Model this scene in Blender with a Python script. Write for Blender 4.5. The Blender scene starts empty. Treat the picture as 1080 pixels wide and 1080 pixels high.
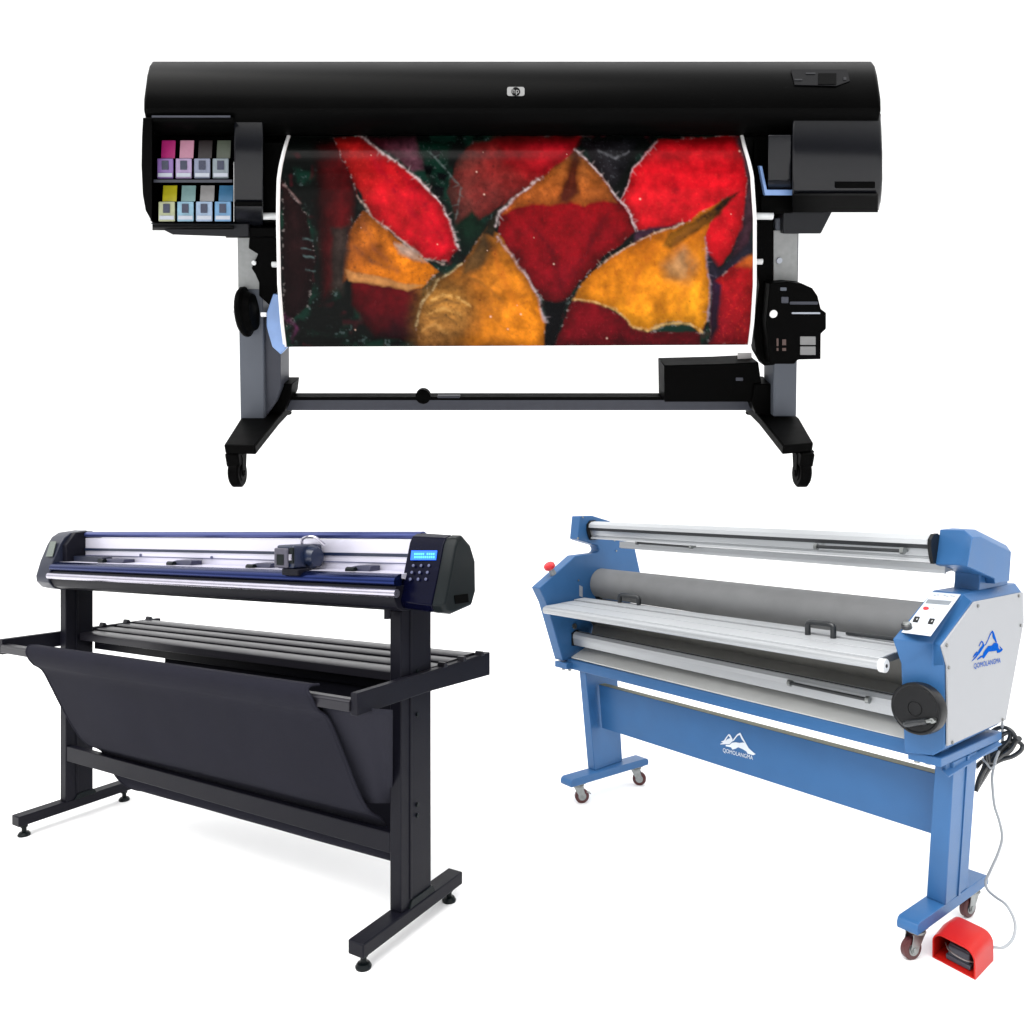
import bpy, bmesh, math, random
import numpy as np
from mathutils import Vector, Matrix
random.seed(7)
rng = np.random.default_rng(5)
S = bpy.context.scene
COL = S.collection
CAM_H = 1.3

# ------------------------------------------------------------------ materials
def lin(c):
    return tuple(((x/255)/12.92 if x/255 <= .04045 else ((x/255+.055)/1.055)**2.4) for x in c)
def mat(name, rgb, rough=.5, metal=0., spec=.5, coat=0., noise=.06, nscale=30., bump=.0, bscale=200., emit=None, aniso=None, srgb=True, attr=None):
    m = bpy.data.materials.new(name); m.use_nodes = True
    nt = m.node_tree; b = nt.nodes['Principled BSDF']
    c = lin(rgb) if srgb else rgb
    b.inputs['Roughness'].default_value = rough; b.inputs['Metallic'].default_value = metal
    b.inputs['Specular IOR Level'].default_value = spec; b.inputs['Coat Weight'].default_value = coat
    tc = nt.nodes.new('ShaderNodeTexCoord'); src = tc.outputs['Object']
    mp = nt.nodes.new('ShaderNodeMapping'); nt.links.new(src, mp.inputs[0])
    if aniso: mp.inputs['Scale'].default_value = aniso
    n = nt.nodes.new('ShaderNodeTexNoise'); n.inputs['Scale'].default_value = nscale; n.inputs['Detail'].default_value = 6
    nt.links.new(mp.outputs[0], n.inputs['Vector'])
    if attr:
        a = nt.nodes.new('ShaderNodeAttribute'); a.attribute_name = attr
        base = a.outputs['Color']
    else:
        r = nt.nodes.new('ShaderNodeRGB'); r.outputs[0].default_value = (*c, 1); base = r.outputs[0]
    mr = nt.nodes.new('ShaderNodeMapRange'); mr.inputs['To Min'].default_value = 1-noise; mr.inputs['To Max'].default_value = 1+noise
    mr.inputs['From Min'].default_value = .3; mr.inputs['From Max'].default_value = .7
    nt.links.new(n.outputs['Fac'], mr.inputs['Value'])
    vm = nt.nodes.new('ShaderNodeVectorMath'); vm.operation = 'SCALE'
    nt.links.new(base, vm.inputs[0]); nt.links.new(mr.outputs[0], vm.inputs['Scale'])
    nt.links.new(vm.outputs[0], b.inputs['Base Color'])
    mr2 = nt.nodes.new('ShaderNodeMapRange'); mr2.inputs['To Min'].default_value = max(0, rough-.025); mr2.inputs['To Max'].default_value = min(1, rough+.025)
    mr2.inputs['From Min'].default_value = .3; mr2.inputs['From Max'].default_value = .7
    nt.links.new(n.outputs['Fac'], mr2.inputs['Value']); nt.links.new(mr2.outputs[0], b.inputs['Roughness'])
    if bump:
        n2 = nt.nodes.new('ShaderNodeTexNoise'); n2.inputs['Scale'].default_value = bscale; n2.inputs['Detail'].default_value = 3
        nt.links.new(mp.outputs[0], n2.inputs['Vector'])
        bp = nt.nodes.new('ShaderNodeBump'); bp.inputs['Strength'].default_value = bump; bp.inputs['Distance'].default_value = .002
        nt.links.new(n2.outputs['Fac'], bp.inputs['Height']); nt.links.new(bp.outputs[0], b.inputs['Normal'])
    if emit:
        b.inputs['Emission Color'].default_value = (*lin(emit[0]), 1); b.inputs['Emission Strength'].default_value = emit[1]
    return m
M = {}
# laminator
M['blue'] = mat('blue_powder_coat', (46, 92, 140), .42, spec=.34, noise=.05, nscale=9, bump=.12, bscale=420)
M['panel_white'] = mat('white_enamel_panel', (154, 156, 160), .5, spec=.15, noise=.015, nscale=5, bump=.05, bscale=400)
M['alu'] = mat('brushed_aluminium', (170, 173, 176), .36, metal=.5, noise=.04, nscale=12, aniso=(.05, 4, 4))
M['alu_bright'] = mat('bright_aluminium', (178, 181, 184), .42, metal=.15, noise=.0)
M['alu_grey'] = mat('grey_aluminium', (112, 113, 112), .45, metal=.3, noise=.04, nscale=8, aniso=(.05, 4, 4))
M['groove'] = mat('dark_groove', (45, 47, 50), .6)
M['roller'] = mat('grey_silicone_rubber', (118, 119, 120), .6, spec=.25, noise=.06, nscale=14, bump=.08, bscale=150)
M['roller_dark'] = mat('dark_rubber_roller', (122, 121, 117), .5, spec=.3, noise=.08, nscale=12)
M['tray'] = mat('light_grey_sheet_steel', (205, 206, 204), .45, metal=.1, noise=.04, nscale=8)
M['black_plastic'] = mat('black_moulded_plastic', (17, 18, 20), .4, spec=.25, noise=.12, nscale=60, bump=.12, bscale=380)
M['black_handle'] = mat('black_handle_plastic', (30, 33, 36), .3, spec=.6)
M['chrome'] = mat('zinc_plated_steel', (138, 141, 140), .3, metal=.9, noise=.15, nscale=50)
M['tyre'] = mat('dark_red_castor_tyre', (72, 22, 24), .45, noise=.12)
M['red'] = mat('red_painted_steel', (176, 24, 18), .42, spec=.2, noise=.05, nscale=14, bump=.08, bscale=350)
M['red_knob'] = mat('red_button_plastic', (200, 30, 40), .3)
M['pedal'] = mat('grey_pedal_plastic', (62, 66, 76), .5)
M['grey_cable'] = mat('grey_cable_sheath', (150, 154, 158), .45)
M['white_plastic'] = mat('white_plastic', (205, 207, 208), .4)
M['ctl'] = mat('white_control_overlay', (196, 201, 208), .4, noise=.01)
M['lcd_off'] = mat('grey_display_window', (130, 136, 142), .25)
M['ink_grey'] = mat('pale_grey_print', (150, 155, 165), .5)
M['logo_blue'] = mat('blue_logo_print', (0, 78, 168), .8, spec=.02)
M['logo_white'] = mat('white_logo_print', (205, 212, 220), .5)
M['olive'] = mat('olive_reflection_tone', (112, 112, 82), .5)  # yellowish reflection on the panel's folded edge, put into the colour
# cutter
M['navy'] = mat('dark_navy_powder_coat', (15, 15, 23), .45, spec=.12, noise=.06, nscale=12, bump=.15, bscale=420)
M['cap'] = mat('dark_blue_grey_moulding', (27, 31, 46), .38, spec=.35, noise=.08, nscale=14)
M['cap_dark'] = mat('black_side_moulding', (12, 18, 20), .36, spec=.14, noise=.12, nscale=20)
M['module'] = mat('deep_blue_black_gloss_panel', (4, 5, 24), .25, spec=.08)
M['cloth'] = mat('charcoal_woven_cloth', (30, 30, 38), .8, spec=.06, noise=.09, nscale=5, bump=.35, bscale=260)
M['cloth_lit'] = mat('charcoal_cloth_lit_tone', (35, 35, 43), .8, spec=.1, noise=.08, nscale=5, bump=.3, bscale=260)  # lighter copy of the cloth: light on its inner face put into colour
M['lilac'] = mat('lilac_reflection_aluminium', (212, 210, 224), .32, metal=.4, noise=.02, nscale=8, aniso=(.05, 4, 4))  # slight lilac tint: reflected blue put into the metal's colour
M['tube_blue'] = mat('blue_reflection_tube', (58, 68, 120), .3, metal=.5, noise=.03)  # the tube's blue reflection is carried by its base colour
M['ledge_blue'] = mat('blue_gloss_ledge', (22, 36, 84), .2, metal=.85, spec=.5, noise=.02)
M['steel_tube'] = mat('polished_steel_tube', (175, 172, 185), .2, metal=.9, noise=.05)
M['slat'] = mat('satin_black_slat', (32, 31, 37), .34, metal=.3, spec=.3, noise=.05, nscale=5)
M['sticker'] = mat('pale_green_sticker', (92, 99, 94), .5, noise=.2, nscale=200)
M['lcd'] = mat('lit_blue_display', (20, 90, 220), .3, emit=((18, 92, 235), .9))
M['lcd_text'] = mat('lit_cyan_characters', (80, 190, 250), .3, emit=((60, 170, 250), .9))
M['btn'] = mat('grey_blue_button', (70, 74, 104), .5)
M['carriage'] = mat('dark_grey_carriage_cover', (62, 60, 74), .4, noise=.12, nscale=60)
M['pinch'] = mat('dark_blue_pinch_block', (36, 38, 62), .4)
M['pmid'] = mat('dim_charcoal_panel', (28, 29, 32), .4, spec=.12)
M['pgrey2'] = mat('dull_silver_badge', (104, 104, 104), .4)
M['ppanel'] = mat('near_black_keypad', (13, 13, 15), .4, spec=.06)
M['motor_blue'] = mat('dark_blue_motor_cover', (22, 32, 56), .3)
# printer
M['pblack'] = mat('deep_black_gloss_housing', (4, 4, 4), .32, spec=.02, noise=.12, nscale=6)
M['psatin'] = mat('satin_charcoal_housing', (12, 13, 17), .22, spec=.26, noise=.06, nscale=4)
M['pdark'] = mat('black_steel', (3, 3, 3), .5, spec=.02, noise=.15)
M['pgrey'] = mat('grey_painted_leg', (76, 80, 88), .45, spec=.2, noise=.06, nscale=8, bump=.08, bscale=300)
M['plight'] = mat('light_grey_leg_section', (128, 130, 130), .5, spec=.3, noise=.08, nscale=60)
M['pbar'] = mat('dark_grey_crossbar', (54, 56, 64), .45, spec=.2)
M['white_edge'] = mat('white_paper', (215, 214, 214), .5, noise=.01)
M['print'] = mat('glossy_photo_print', (255, 255, 255), .25, spec=.05, noise=.0, attr='ink')
M['blue_guide'] = mat('pale_blue_paper_guide', (112, 142, 190), .35)
M['backdrop'] = mat('white_studio_sweep', (250, 250, 250), .9, spec=0., noise=.0)

# ------------------------------------------------------------------ poses and frames
class Frame:
    """A machine's own axes (x along its length, y to its back, z up) as they stand in front of the camera."""
    def __init__(s, cols, t, scale):
        s.c = [Vector(c) for c in cols]; s.t = Vector(t); s.s = scale
    def ray(s, u, v):
        d = Vector(((u-540)/800, (v-540)/800, 1.0))
        return Vector([c.dot(d) for c in s.c]), Vector([c.dot(s.t) for c in s.c])
    def at(s, u, v, ax, val):
        rd, rt = s.ray(u, v); k = 'xyz'.index(ax)
        return rd*((val+rt[k])/rd[k]) - rt
    def on(s, u, v, p0, n):
        rd, rt = s.ray(u, v); n = Vector(n)
        return rd*((Vector(p0)+rt).dot(n)/rd.dot(n)) - rt
    def world(s, o):
        def w(v): return Vector((v.x, v.z, -v.y))
        P = s.t.copy()
        for i in range(3): P += s.c[i]*o[i]
        loc = w(P)*s.s + Vector((0, 0, CAM_H))
        R = Matrix([w(c) for c in s.c]).transposed()
        return Matrix.Translation(loc) @ R.to_4x4() @ Matrix.Diagonal((s.s, s.s, s.s, 1))
def yaw_frame(deg, t, floor):
    a = math.radians(deg); c = ((math.cos(a), 0, -math.sin(a)), (math.sin(a), 0, math.cos(a)), (0, -1, 0))
    return Frame(c, t, CAM_H/(t[1]-floor))
LAM = yaw_frame(52.4, (.1194, 1.3849, 3.7858), -.015)
CUT = yaw_frame(29.92, (-1.773, 1.1818, 2.702), .02)
_a = math.radians(24)
PRN = Frame(((1, 0, 0), (0, -math.sin(_a), math.cos(_a)), (0, -math.cos(_a), -math.sin(_a))), (0, -99/800*2.6, 2.6), 1.0)

class Thing:
    def __init__(s, name, label, cat, frame, origin=(0, 0, 0), group=None):
        o = bpy.data.objects.new(name, None); COL.objects.link(o); o.empty_display_size = .1
        o['label'] = label; o['category'] = cat
        if group: o['group'] = group
        s.f = frame; s.o = Vector(origin); s.root = o
        o.matrix_world = frame.world(s.o)
class MB:
    def __init__(s): s.v = []; s.f = []
    def add(s, vs, fs):
        n = len(s.v); s.v += [Vector(v) for v in vs]; s.f += [tuple(i+n for i in f) for f in fs]; return s
    def loft(s, rings, caps=True, closed=True):
        n = len(rings[0]); vs = [p for r in rings for p in r]; fs = []
        for i in range(len(rings)-1):
            for j in range(n if closed else n-1):
                k = (j+1) % n; fs.append((i*n+j, i*n+k, (i+1)*n+k, (i+1)*n+j))
        if caps: fs += [tuple(range(n)), tuple((len(rings)-1)*n+j for j in range(n))]
        return s.add(vs, fs)
    def box(s, x0, x1, y0, y1, z0, z1):
        return s.loft([[(x0, y0, z0), (x1, y0, z0), (x1, y1, z0), (x0, y1, z0)], [(x0, y0, z1), (x1, y0, z1), (x1, y1, z1), (x0, y1, z1)]])
    def ext(s, prof, x0, x1, d0=(0, 0), d1=(0, 0)):
        return s.loft([[(x0, y+d0[0], z+d0[1]) for y, z in prof], [(x1, y+d1[0], z+d1[1]) for y, z in prof]])
    def tube(s, pts, r, seg=10, caps=True):
        pts = [Vector(p) for p in pts]; rings = []; up = None
        for i, p in enumerate(pts):
            t = (pts[min(i+1, len(pts)-1)]-pts[max(i-1, 0)]).normalized()
            if up is None:
                up = t.orthogonal().normalized()
            up = (up - t*up.dot(t)).normalized(); b = t.cross(up)
            rr = r[i] if isinstance(r, (list, tuple)) else r
            rings.append([p+(up*math.cos(2*math.pi*k/seg)+b*math.sin(2*math.pi*k/seg))*rr for k in range(seg)])
        return s.loft(rings, caps)
    def cyl(s, p0, p1, r, r1=None, seg=24):
        return s.tube([p0, p1], [r, r if r1 is None else r1], seg)
    def lathe(s, p0, axis, prof, seg=28):   # prof: (distance along the axis, radius)
        a = Vector(axis).normalized(); return s.tube_fixed(Vector(p0), a, prof, seg)
    def tube_fixed(s, p0, a, prof, seg):
        u = a.orthogonal().normalized(); b = a.cross(u)
        return s.loft([[p0+a*d+(u*math.cos(2*math.pi*k/seg)+b*math.sin(2*math.pi*k/seg))*max(r, 1e-4) for k in range(seg)] for d, r in prof])
    def plate(s, pts, off):     # polygon pts, thickened by the vector off
        off = Vector(off); return s.loft([[Vector(p) for p in pts], [Vector(p)+off for p in pts]])
    def build_each(s, name, m, th, **k):     # every separate piece its own object
        n = len(s.v); par = list(range(n))
        def find(a):
            while par[a] != a: par[a] = par[par[a]]; a = par[a]
            return a
        for f in s.f:
            for q in f[1:]: par[find(q)] = find(f[0])
        out = {}
        for f in s.f: out.setdefault(find(f[0]), []).append(f)
        for fs in out.values():
            ids = sorted({i for f in fs for i in f}); mp = {a: b for b, a in enumerate(ids)}
            MB().add([s.v[i] for i in ids], [tuple(mp[i] for i in f) for f in fs]).build(name, m, th, **k)
    def build(s, name, m, th, parent=None, bevel=0., angle=35, seg=2, label=None):
        o0 = th.o if isinstance(th, Thing) else Vector((0, 0, 0))
        me = bpy.data.meshes.new(name); me.from_pydata([tuple(v-o0) for v in s.v], [], s.f); me.update()
        bm = bmesh.new(); bm.from_mesh(me); bmesh.ops.recalc_face_normals(bm, faces=bm.faces); bm.to_mesh(me); bm.free()
        me.materials.append(m)
        me.polygons.foreach_set('use_smooth', [True]*len(me.polygons))
        me.set_sharp_from_angle(angle=math.radians(angle))
        ob = bpy.data.objects.new(name, me); COL.objects.link(ob)
        ob.parent = parent if parent is not None else (th.root if isinstance(th, Thing) else None)
        if bevel:
            md = ob.modifiers.new('edge', 'BEVEL'); md.width = bevel; md.segments = seg; md.limit_method = 'ANGLE'; md.angle_limit = math.radians(32)
            md.harden_normals = False
        if label: ob['label'] = label
        return ob
def spline(pts, n=8):
    pts = [Vector(p) for p in pts]; out = []
    P = [pts[0]*2-pts[1]]+pts+[pts[-1]*2-pts[-2]]
    for i in range(1, len(P)-2):
        for k in range(n):
            t = k/n; a, b, c, d = P[i-1], P[i], P[i+1], P[i+2]
            out.append(.5*((2*b)+(-a+c)*t+(2*a-5*b+4*c-d)*t*t+(-a+3*b-3*c+d)*t**3))
    out.append(pts[-1]); return out
def text_mb(body, origin, ux, uz, height, width=None, thick=.0012, lift=.0):
    """Lettering as raised mesh: origin = lower left corner, ux = reading direction, uz = up."""
    cu = bpy.data.curves.new('lettering', 'FONT'); cu.body = body; cu.resolution_u = 3
    ob = bpy.data.objects.new('lettering', cu); COL.objects.link(ob)
    dg = bpy.context.evaluated_depsgraph_get(); me = bpy.data.meshes.new_from_object(ob.evaluated_get(dg))
    xs = [v.co.x for v in me.vertices]; ys = [v.co.y for v in me.vertices]
    sx = height/(max(ys)-min(ys)); sy = sx
    if width: sx = width/(max(xs)-min(xs))
    ux = Vector(ux).normalized(); uz = Vector(uz).normalized(); n = ux.cross(uz); o = Vector(origin)
    mb = MB(); mb.add([o+ux*((v.co.x-min(xs))*sx)+uz*((v.co.y-min(ys))*sy)+n*(lift+thick) for v in me.vertices], [tuple(p.vertices) for p in me.polygons])
    bpy.data.objects.remove(ob); bpy.data.curves.remove(cu)
    return mb
def castor(th, x, y, ztop, zfl, ang, r, w, tyre, metal, style='plate'):
    """Swivel castor: plate and fork, with its wheel as a sub-part."""
    ca, sa = math.cos(ang), math.sin(ang); off = r*.55
    cx, cy = x+ca*off, y+sa*off; cz = zfl+r; A = Vector((-sa, ca, 0))
    m = MB(); m.box(x-.026, x+.026, y-.03, y+.03, ztop-.006, ztop)
    m.lathe((x, y, ztop-.006), (0, 0, -1), [(0, .022), (.006, .024), (.012, .018), (.014, .012)], 18)
    for s_ in (-1, 1):
        q = A*(w*.5+.003)*s_; F = Vector((ca, sa, 0))
        a = Vector((x, y, ztop-.016))+q; c = Vector((cx, cy, cz))+q
        m.plate([a-F*.024, a+F*.026, a+F*.024-Vector((0, 0, .010)), c+F*.015+Vector((0, 0, .004)), c+F*.008-Vector((0, 0, .011)), c-F*.008-Vector((0, 0, .011)), c-F*.015], A*.003*s_)
        m.cyl(c, c+A*.006*s_, .009, seg=12)
    m.lathe((x, y, ztop-.008), (0, 0, -1), [(0, .028), (.004, .030), (.008, .027), (.011, .02)], 20)
    f = m.build('castor', metal, th, bevel=.0008)
    if style == 'brake':
        F = Vector((ca, sa, 0)); p = Vector((cx, cy, cz+r*.75))
        MB().loft([[p+F*r*.4+A*.010, p+F*r*.4-A*.010, p+F*r*.4-A*.010-Vector((0, 0, .005)), p+F*r*.4+A*.010-Vector((0, 0, .005))], [p+F*r*1.25+A*.014-Vector((0, 0, .012)), p+F*r*1.25-A*.014-Vector((0, 0, .012)), p+F*r*1.25-A*.014-Vector((0, 0, .017)), p+F*r*1.25+A*.014-Vector((0, 0, .017))]]).build('brake_lever', metal, th, parent=f, bevel=.001)
    wb = MB().lathe(Vector((cx, cy, cz))-A*w*.5, A, [(0, r*.45), (0, r*.86), (w*.15, r), (w*.85, r), (w, r*.86), (w, r*.45)], 28)
    wh = wb.build('wheel', tyre, th, parent=f)
    MB().cyl(Vector((cx, cy, cz))-A*(w*.5+.0022), Vector((cx, cy, cz))+A*(w*.5+.0022), r*.56, seg=24).build('wheel_hub', metal, th, parent=f)
    return f

# ================================================================== THE COLD LAMINATOR
def lerp(a, b, t): return a+(b-a)*t
def build_laminator():
    F = LAM; T = Thing('roll_laminator', 'blue and white roll laminator with grey rubber roller, on a blue stand with castors', 'laminator', F, (.95, .26, -.015))
    root_b = dict(bevel=.003)
    # left end housing and its raised arm
    prof = [(-.03, 1.0115), (.208, 1.161), (.355, 1.170), (.371, 1.178), (.376, 1.190), (.364, 1.21), (.24, 1.24), (.225, 1.247), (.24, 1.364), (.329, 1.366), (.455, 1.337), (.646, 1.19), (.69, 1.05), (.65, .98), (.51, .64), (.124, .636), (.016, .934)]
    MB().ext(prof, 0, .063).build('end_housing', M['blue'], T, bevel=.004)
    MB().add([F.at(u, v, 'x', .0645) for u, v in ((611, 617), (614.5, 619), (614.5, 630), (611, 628.5))], [(0, 1, 2, 3)]).build('data_plate', M['ink_grey'], T)
    scr = MB()
    for u, v in ((614.5, 545.5), (609.7, 567.5), (650, 581), (648, 570), (610, 612)):
        p = F.at(u, v, 'x', .063); scr.cyl(p-Vector((.003, 0, 0)), p+Vector((.003, 0, 0)), .005, seg=10)
    scr.build_each('screw', M['chrome'], T)
    # emergency stop button on the sloping face
    nb = Vector((0, -(1.161-1.0115), (.208+.03))).normalized()
    pb = F.on(583.5, 605.5, (0.03, -.03, 1.0115), nb)
    es = MB().lathe(pb, nb, [(0, .017), (.032, .015), (.034, .02)], 20).build('stop_button', M['lcd_off'], T)
    MB().lathe(pb+nb*.034, nb, [(0, .022), (.006, .029), (.02, .029), (.028, .022), (.03, 0)], 24).build('button_cap', M['red_knob'], T, parent=es)
    # right end housing with bevelled outer edge
    p0 = [(-.028, .990), (.248, 1.1243), (.67, 1.13), (.68, 1.0), (.53, .64), (.049, .622), (.026, .906)]
    r0 = [(1.78, y, z) for y, z in p0]
    mid = [F.at(984.5, 678.3, 'x', 1.855), F.at(1015.3, 626, 'x', 1.868), F.at(1070.7, 615, 'x', 1.868), Vector((1.868, .685, 1.0)), Vector((1.868, .53, .645)), F.at(984, 797, 'x', 1.865), F.at(983.5, 703, 'x', 1.862)]
    outer = [F.at(u, v, 'x', 1.897) for u, v in ((991.2, 680.9), (1025.8, 634.3), (1077.4, 624.1), (1078, 656.3), (1059.2, 759.1), (996.5, 789.4), (996.7, 702))]
    MB().loft([r0, mid, outer]).build('end_housing', M['blue'], T, bevel=.003)
    pn = [F.at(u, v, 'x', 1.899) for u, v in ((991.4, 681.1), (1025.9, 634.6), (1077.3, 624.4), (1078, 656.3), (1059.2, 759.1), (997.7, 786.4), (997.2, 702))]
    side = MB().plate(pn, (.006, 0, 0)).build('side_cover', M['panel_white'], T, bevel=.0015)
    scr = MB()
    for u, v in ((1031, 639), (1074, 628.5), (1076, 659.5), (998, 680.5), (1000.2, 704), (1004, 783), (1057, 759)):
        p = F.at(u, v, 'x', 1.905); scr.cyl(p, p+Vector((.004, 0, 0)), .0055, seg=10)
    scr.build_each('screw', M['alu_grey'], T, parent=side)
    # mountain logo and lettering on the cover
    def S1(u, v): return F.at(u, v, 'x', 1.9056)
    def z6(a): return [S1(930+x/5.687, 600+y/5.687) for x, y in a]
    lg = MB()
    def zq(a): return [(930+0, 0)] and [((1015+x/18-930)*5.687, (655+y/18-600)*5.687) for x, y in a]
    emb = [[(572, 178), (598, 220), (625, 310), (650, 390), (642, 412), (618, 380), (600, 345), (588, 335), (572, 290), (570, 215)],
           [(572, 178), (574, 200), (545, 240), (515, 300), (490, 360), (440, 460), (432, 452), (482, 356), (508, 280), (540, 215)],
           [(600, 415), (650, 410), (678, 440), (682, 500), (700, 545), (735, 525), (768, 535), (740, 575), (700, 600), (660, 605), (652, 560), (600, 570), (540, 575), (495, 580), (460, 630), (400, 715), (375, 680), (280, 740), (290, 710), (350, 660), (385, 655), (400, 600), (430, 550), (490, 475), (560, 465)],
           [(705, 475), (735, 505), (765, 535), (735, 530), (715, 505)],
           [(368, 375), (395, 400), (405, 440), (425, 455), (400, 500), (350, 580), (300, 645), (240, 715), (175, 765), (215, 715), (265, 650), (320, 540), (380, 460), (385, 420), (368, 392), (345, 430), (320, 480), (312, 470), (345, 400)],
           [(270, 580), (285, 585), (260, 640), (200, 695), (215, 650), (245, 610)]]
    for poly in emb: lg.plate(z6(zq(poly)), (.0008, 0, 0))
    lg.build('mountain_emblem', M['logo_blue'], T, parent=side)
    a, b = S1(1026.8, 706.2), S1(1055.6, 699.6)
    hgt = (S1(1029, 699.5)-S1(1028, 706.2)).z
    text_mb('QOMOLANGMA', (1.9056, a.y, a.z), (0, 1, (b.z-a.z)/(b.y-a.y)), (0, 0, 1), abs(hgt), abs(b.y-a.y)*.98, lift=.0).build('lettering', M['logo_blue'], T, parent=side)
    # right arm head and neck
    MB().ext([(.386, 1.10), (.400, 1.15), (.402, 1.18), (.37, 1.215), (.64, 1.22), (.64, 1.10)], 1.785, 1.865).build('arm_neck', M['blue'], T, bevel=.003)
    a0 = [(1.78, .300, 1.326), (1.78, .39, 1.33), (1.78, .63, 1.27), (1.78, .62, 1.15), (1.78, .46, 1.15), (1.78, .45, 1.168), (1.78, .265, 1.209)]
    a1 = [F.at(1016.9, 558.8, 'x', 1.86), F.at(1028.6, 558.3, 'x', 1.86), F.at(1061.7, 575, 'x', 1.86), Vector((1.865, .57, 1.142)), Vector((1.87, .45, 1.142)), Vector((1.87, .44, 1.162)), F.at(1010.7, 596, 'x', 1.86)]
    a2 = [F.at(u, v, 'x', 1.9) for u, v in ((1025.5, 566.7), (1034.2, 566.3), (1066.6, 582), (1064.7, 612.8), (1049.4, 615.6), (1048.9, 610.3), (1019.9, 597.5))]
    MB().loft([a0, a1, a2]).build('arm_head', M['blue'], T, bevel=.003)
    # upper aluminium bar: shifts a little from end to end as it hangs in its clamps
    c0, c1 = (.325, 1.2925), (.272, 1.2635)
    def rail(prof, x0, x1, name, m, parent=None, bevel=.0012, e0=c0, e1=c1):
        f = lambda x: ((lerp(e0[0], e1[0], (x-.063)/1.717)), lerp(e0[1], e1[1], (x-.063)/1.717))
        return MB().ext(prof, x0, x1, f(x0), f(x1)).build(name, m, T, parent=parent, bevel=bevel)
    ub = rail([(-.030, .006), (-.036, .014), (-.033, .028), (-.018, .040), (.005, .043), (.03, .038), (.036, .0), (.03, -.044), (-.012, -.044), (-.014, -.03), (-.018, -.028), (-.026, .002)], .075, 1.768, 'upper_bar', M['alu'])
    rail([(-.036, .013), (-.033, .028), (-.018, .040), (.004, .0435), (.005, .0445), (-.019, .0415), (-.0345, .029), (-.0375, .013)], .076, 1.767, 'bar_cover', M['alu_bright'], ub, 0)
    rail([(-.0275, -.0005), (-.0285, .005), (-.034, .0105), (-.0365, .0105), (-.030, .0), (-.029, -.002)], .076, 1.767, 'bar_groove', M['groove'], ub, 0)
    rail([(-.0135, -.045), (-.0195, -.045), (-.0195, -.036), (-.0135, -.036)], .076, 1.767, 'bar_lip', M['alu_bright'], ub, 0)
    for x0, x1 in ((.062, .076), (1.770, 1.782)):
        rail([(-.042, .0), (-.040, .03), (-.02, .048), (.01, .05), (.03, .04), (.035, -.05), (-.02, -.052), (-.032, -.03)], x0, x1, 'bar_end_cap', M['black_plastic'], ub)
    lr = rail([(.02, -.052), (.09, -.052), (.09, -.075), (.02, -.082)], .245, 1.80, 'lower_rail', M['alu'], None)
    rail([(.0185, -.072), (.0185, -.082), (.03, -.086), (.03, -.075)], .246, 1.80, 'rail_lip', M['alu_bright'], lr, 0)
    def rod(u0, v0, u1, v1, y0, y1, name, r=.0065, parent=None):
        a, b = F.at(u0, v0, 'y', y0), F.at(u1, v1, 'y', y1)
        o = MB().cyl(a, b, r, seg=12).build(name, M['black_handle'], T, parent=parent)
        for p in (a, b):
            d = (b-a).normalized()
            MB().cyl(p-d*.006, p+d*.006, r*1.9, seg=14).cyl(p+Vector((0, -.002, .0)), p+Vector((0, .03, 0)), r*.9, seg=10).build('rod_clip', M['chrome'], T, parent=o)
        return o
    rod(861, 576.5, 952, 581, .225, .222, 'film_rod')
    rod(672, 572.5, 729, 576.8, .31, .295, 'film_rod', .005)
    # main rollers
    for nm, (ya, za), (yb, zb), r, m_ in (('grey_roller', (.388, 1.012), (.352, .992), .0775, M['roller']), ('pressure_roller', (.385, .853), (.35, .835), .078, M['roller_dark'])):
        MB().cyl((.064, ya, za), (1.779, yb, zb), r, seg=64).build(nm, m_, T)
    ctrm = MB(); p = F.at(629.7, 629.2, 'x', .064); ctrm.cyl(p, p+Vector((.03, 0, 0)), .014, seg=16); ctrm.build('knob', M['black_plastic'], T)
    # feed table of aluminium profile
    def tb(ys, z0, z1, name, m, parent=None, x0=.085, x1=1.74, bevel=.001):
        f = lambda y: .9215+(y+.02)*(.9405-.9215)/.30
        pr = [(ys[0], f(ys[0])+z0), (ys[0], f(ys[0])+z1), (ys[1], f(ys[1])+z1), (ys[1], f(ys[1])+z0)]
        return MB().ext(pr, x0, x1, (0, -.0), (-.02, .0)).build(name, m, T, parent=parent, bevel=bevel)
    tbl = tb((-.012, .262), -.022, -.001, 'feed_table', M['alu_grey'])
    tb((-.01, .087), -.001, .0035, 'table_plank', M['alu_bright'], tbl)
    tb((.0875, .094), -.001, .0005, 'table_groove', M['groove'], tbl)
    tb((.177, .191), -.001, .0005, 'table_groove', M['groove'], tbl)
    tb((.0945, .176), -.001, .0035, 'table_plank', M['alu_bright'], tbl, x0=.08)
    tb((.192, .262), -.001, .0070, 'table_plank', M['alu_bright'], tbl, x0=.07)
    fr = [(-.012+.016*math.cos(t), .9055+.0175*math.sin(t)) for t in [math.radians(90+k*18) for k in range(11)]]
    MB().ext(fr+[(-.0, .888), (-.0, .923)], .085, 1.742, (0, 0), (-.02, 0)).build('table_nose', M['alu'], T, parent=tbl)
    capc = (1.742, -.034, .9035)
    MB().cyl((1.742, -.030, .9035), (1.762, -.030, .9035), .022, seg=24).build('nose_end_cap', M['white_plastic'], T, parent=tbl, bevel=.002)
    MB().cyl((1.762, -.030, .9035), (1.7635, -.030, .9035), .006, seg=12).build('cap_screw', M['groove'], T, parent=tbl)
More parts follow.
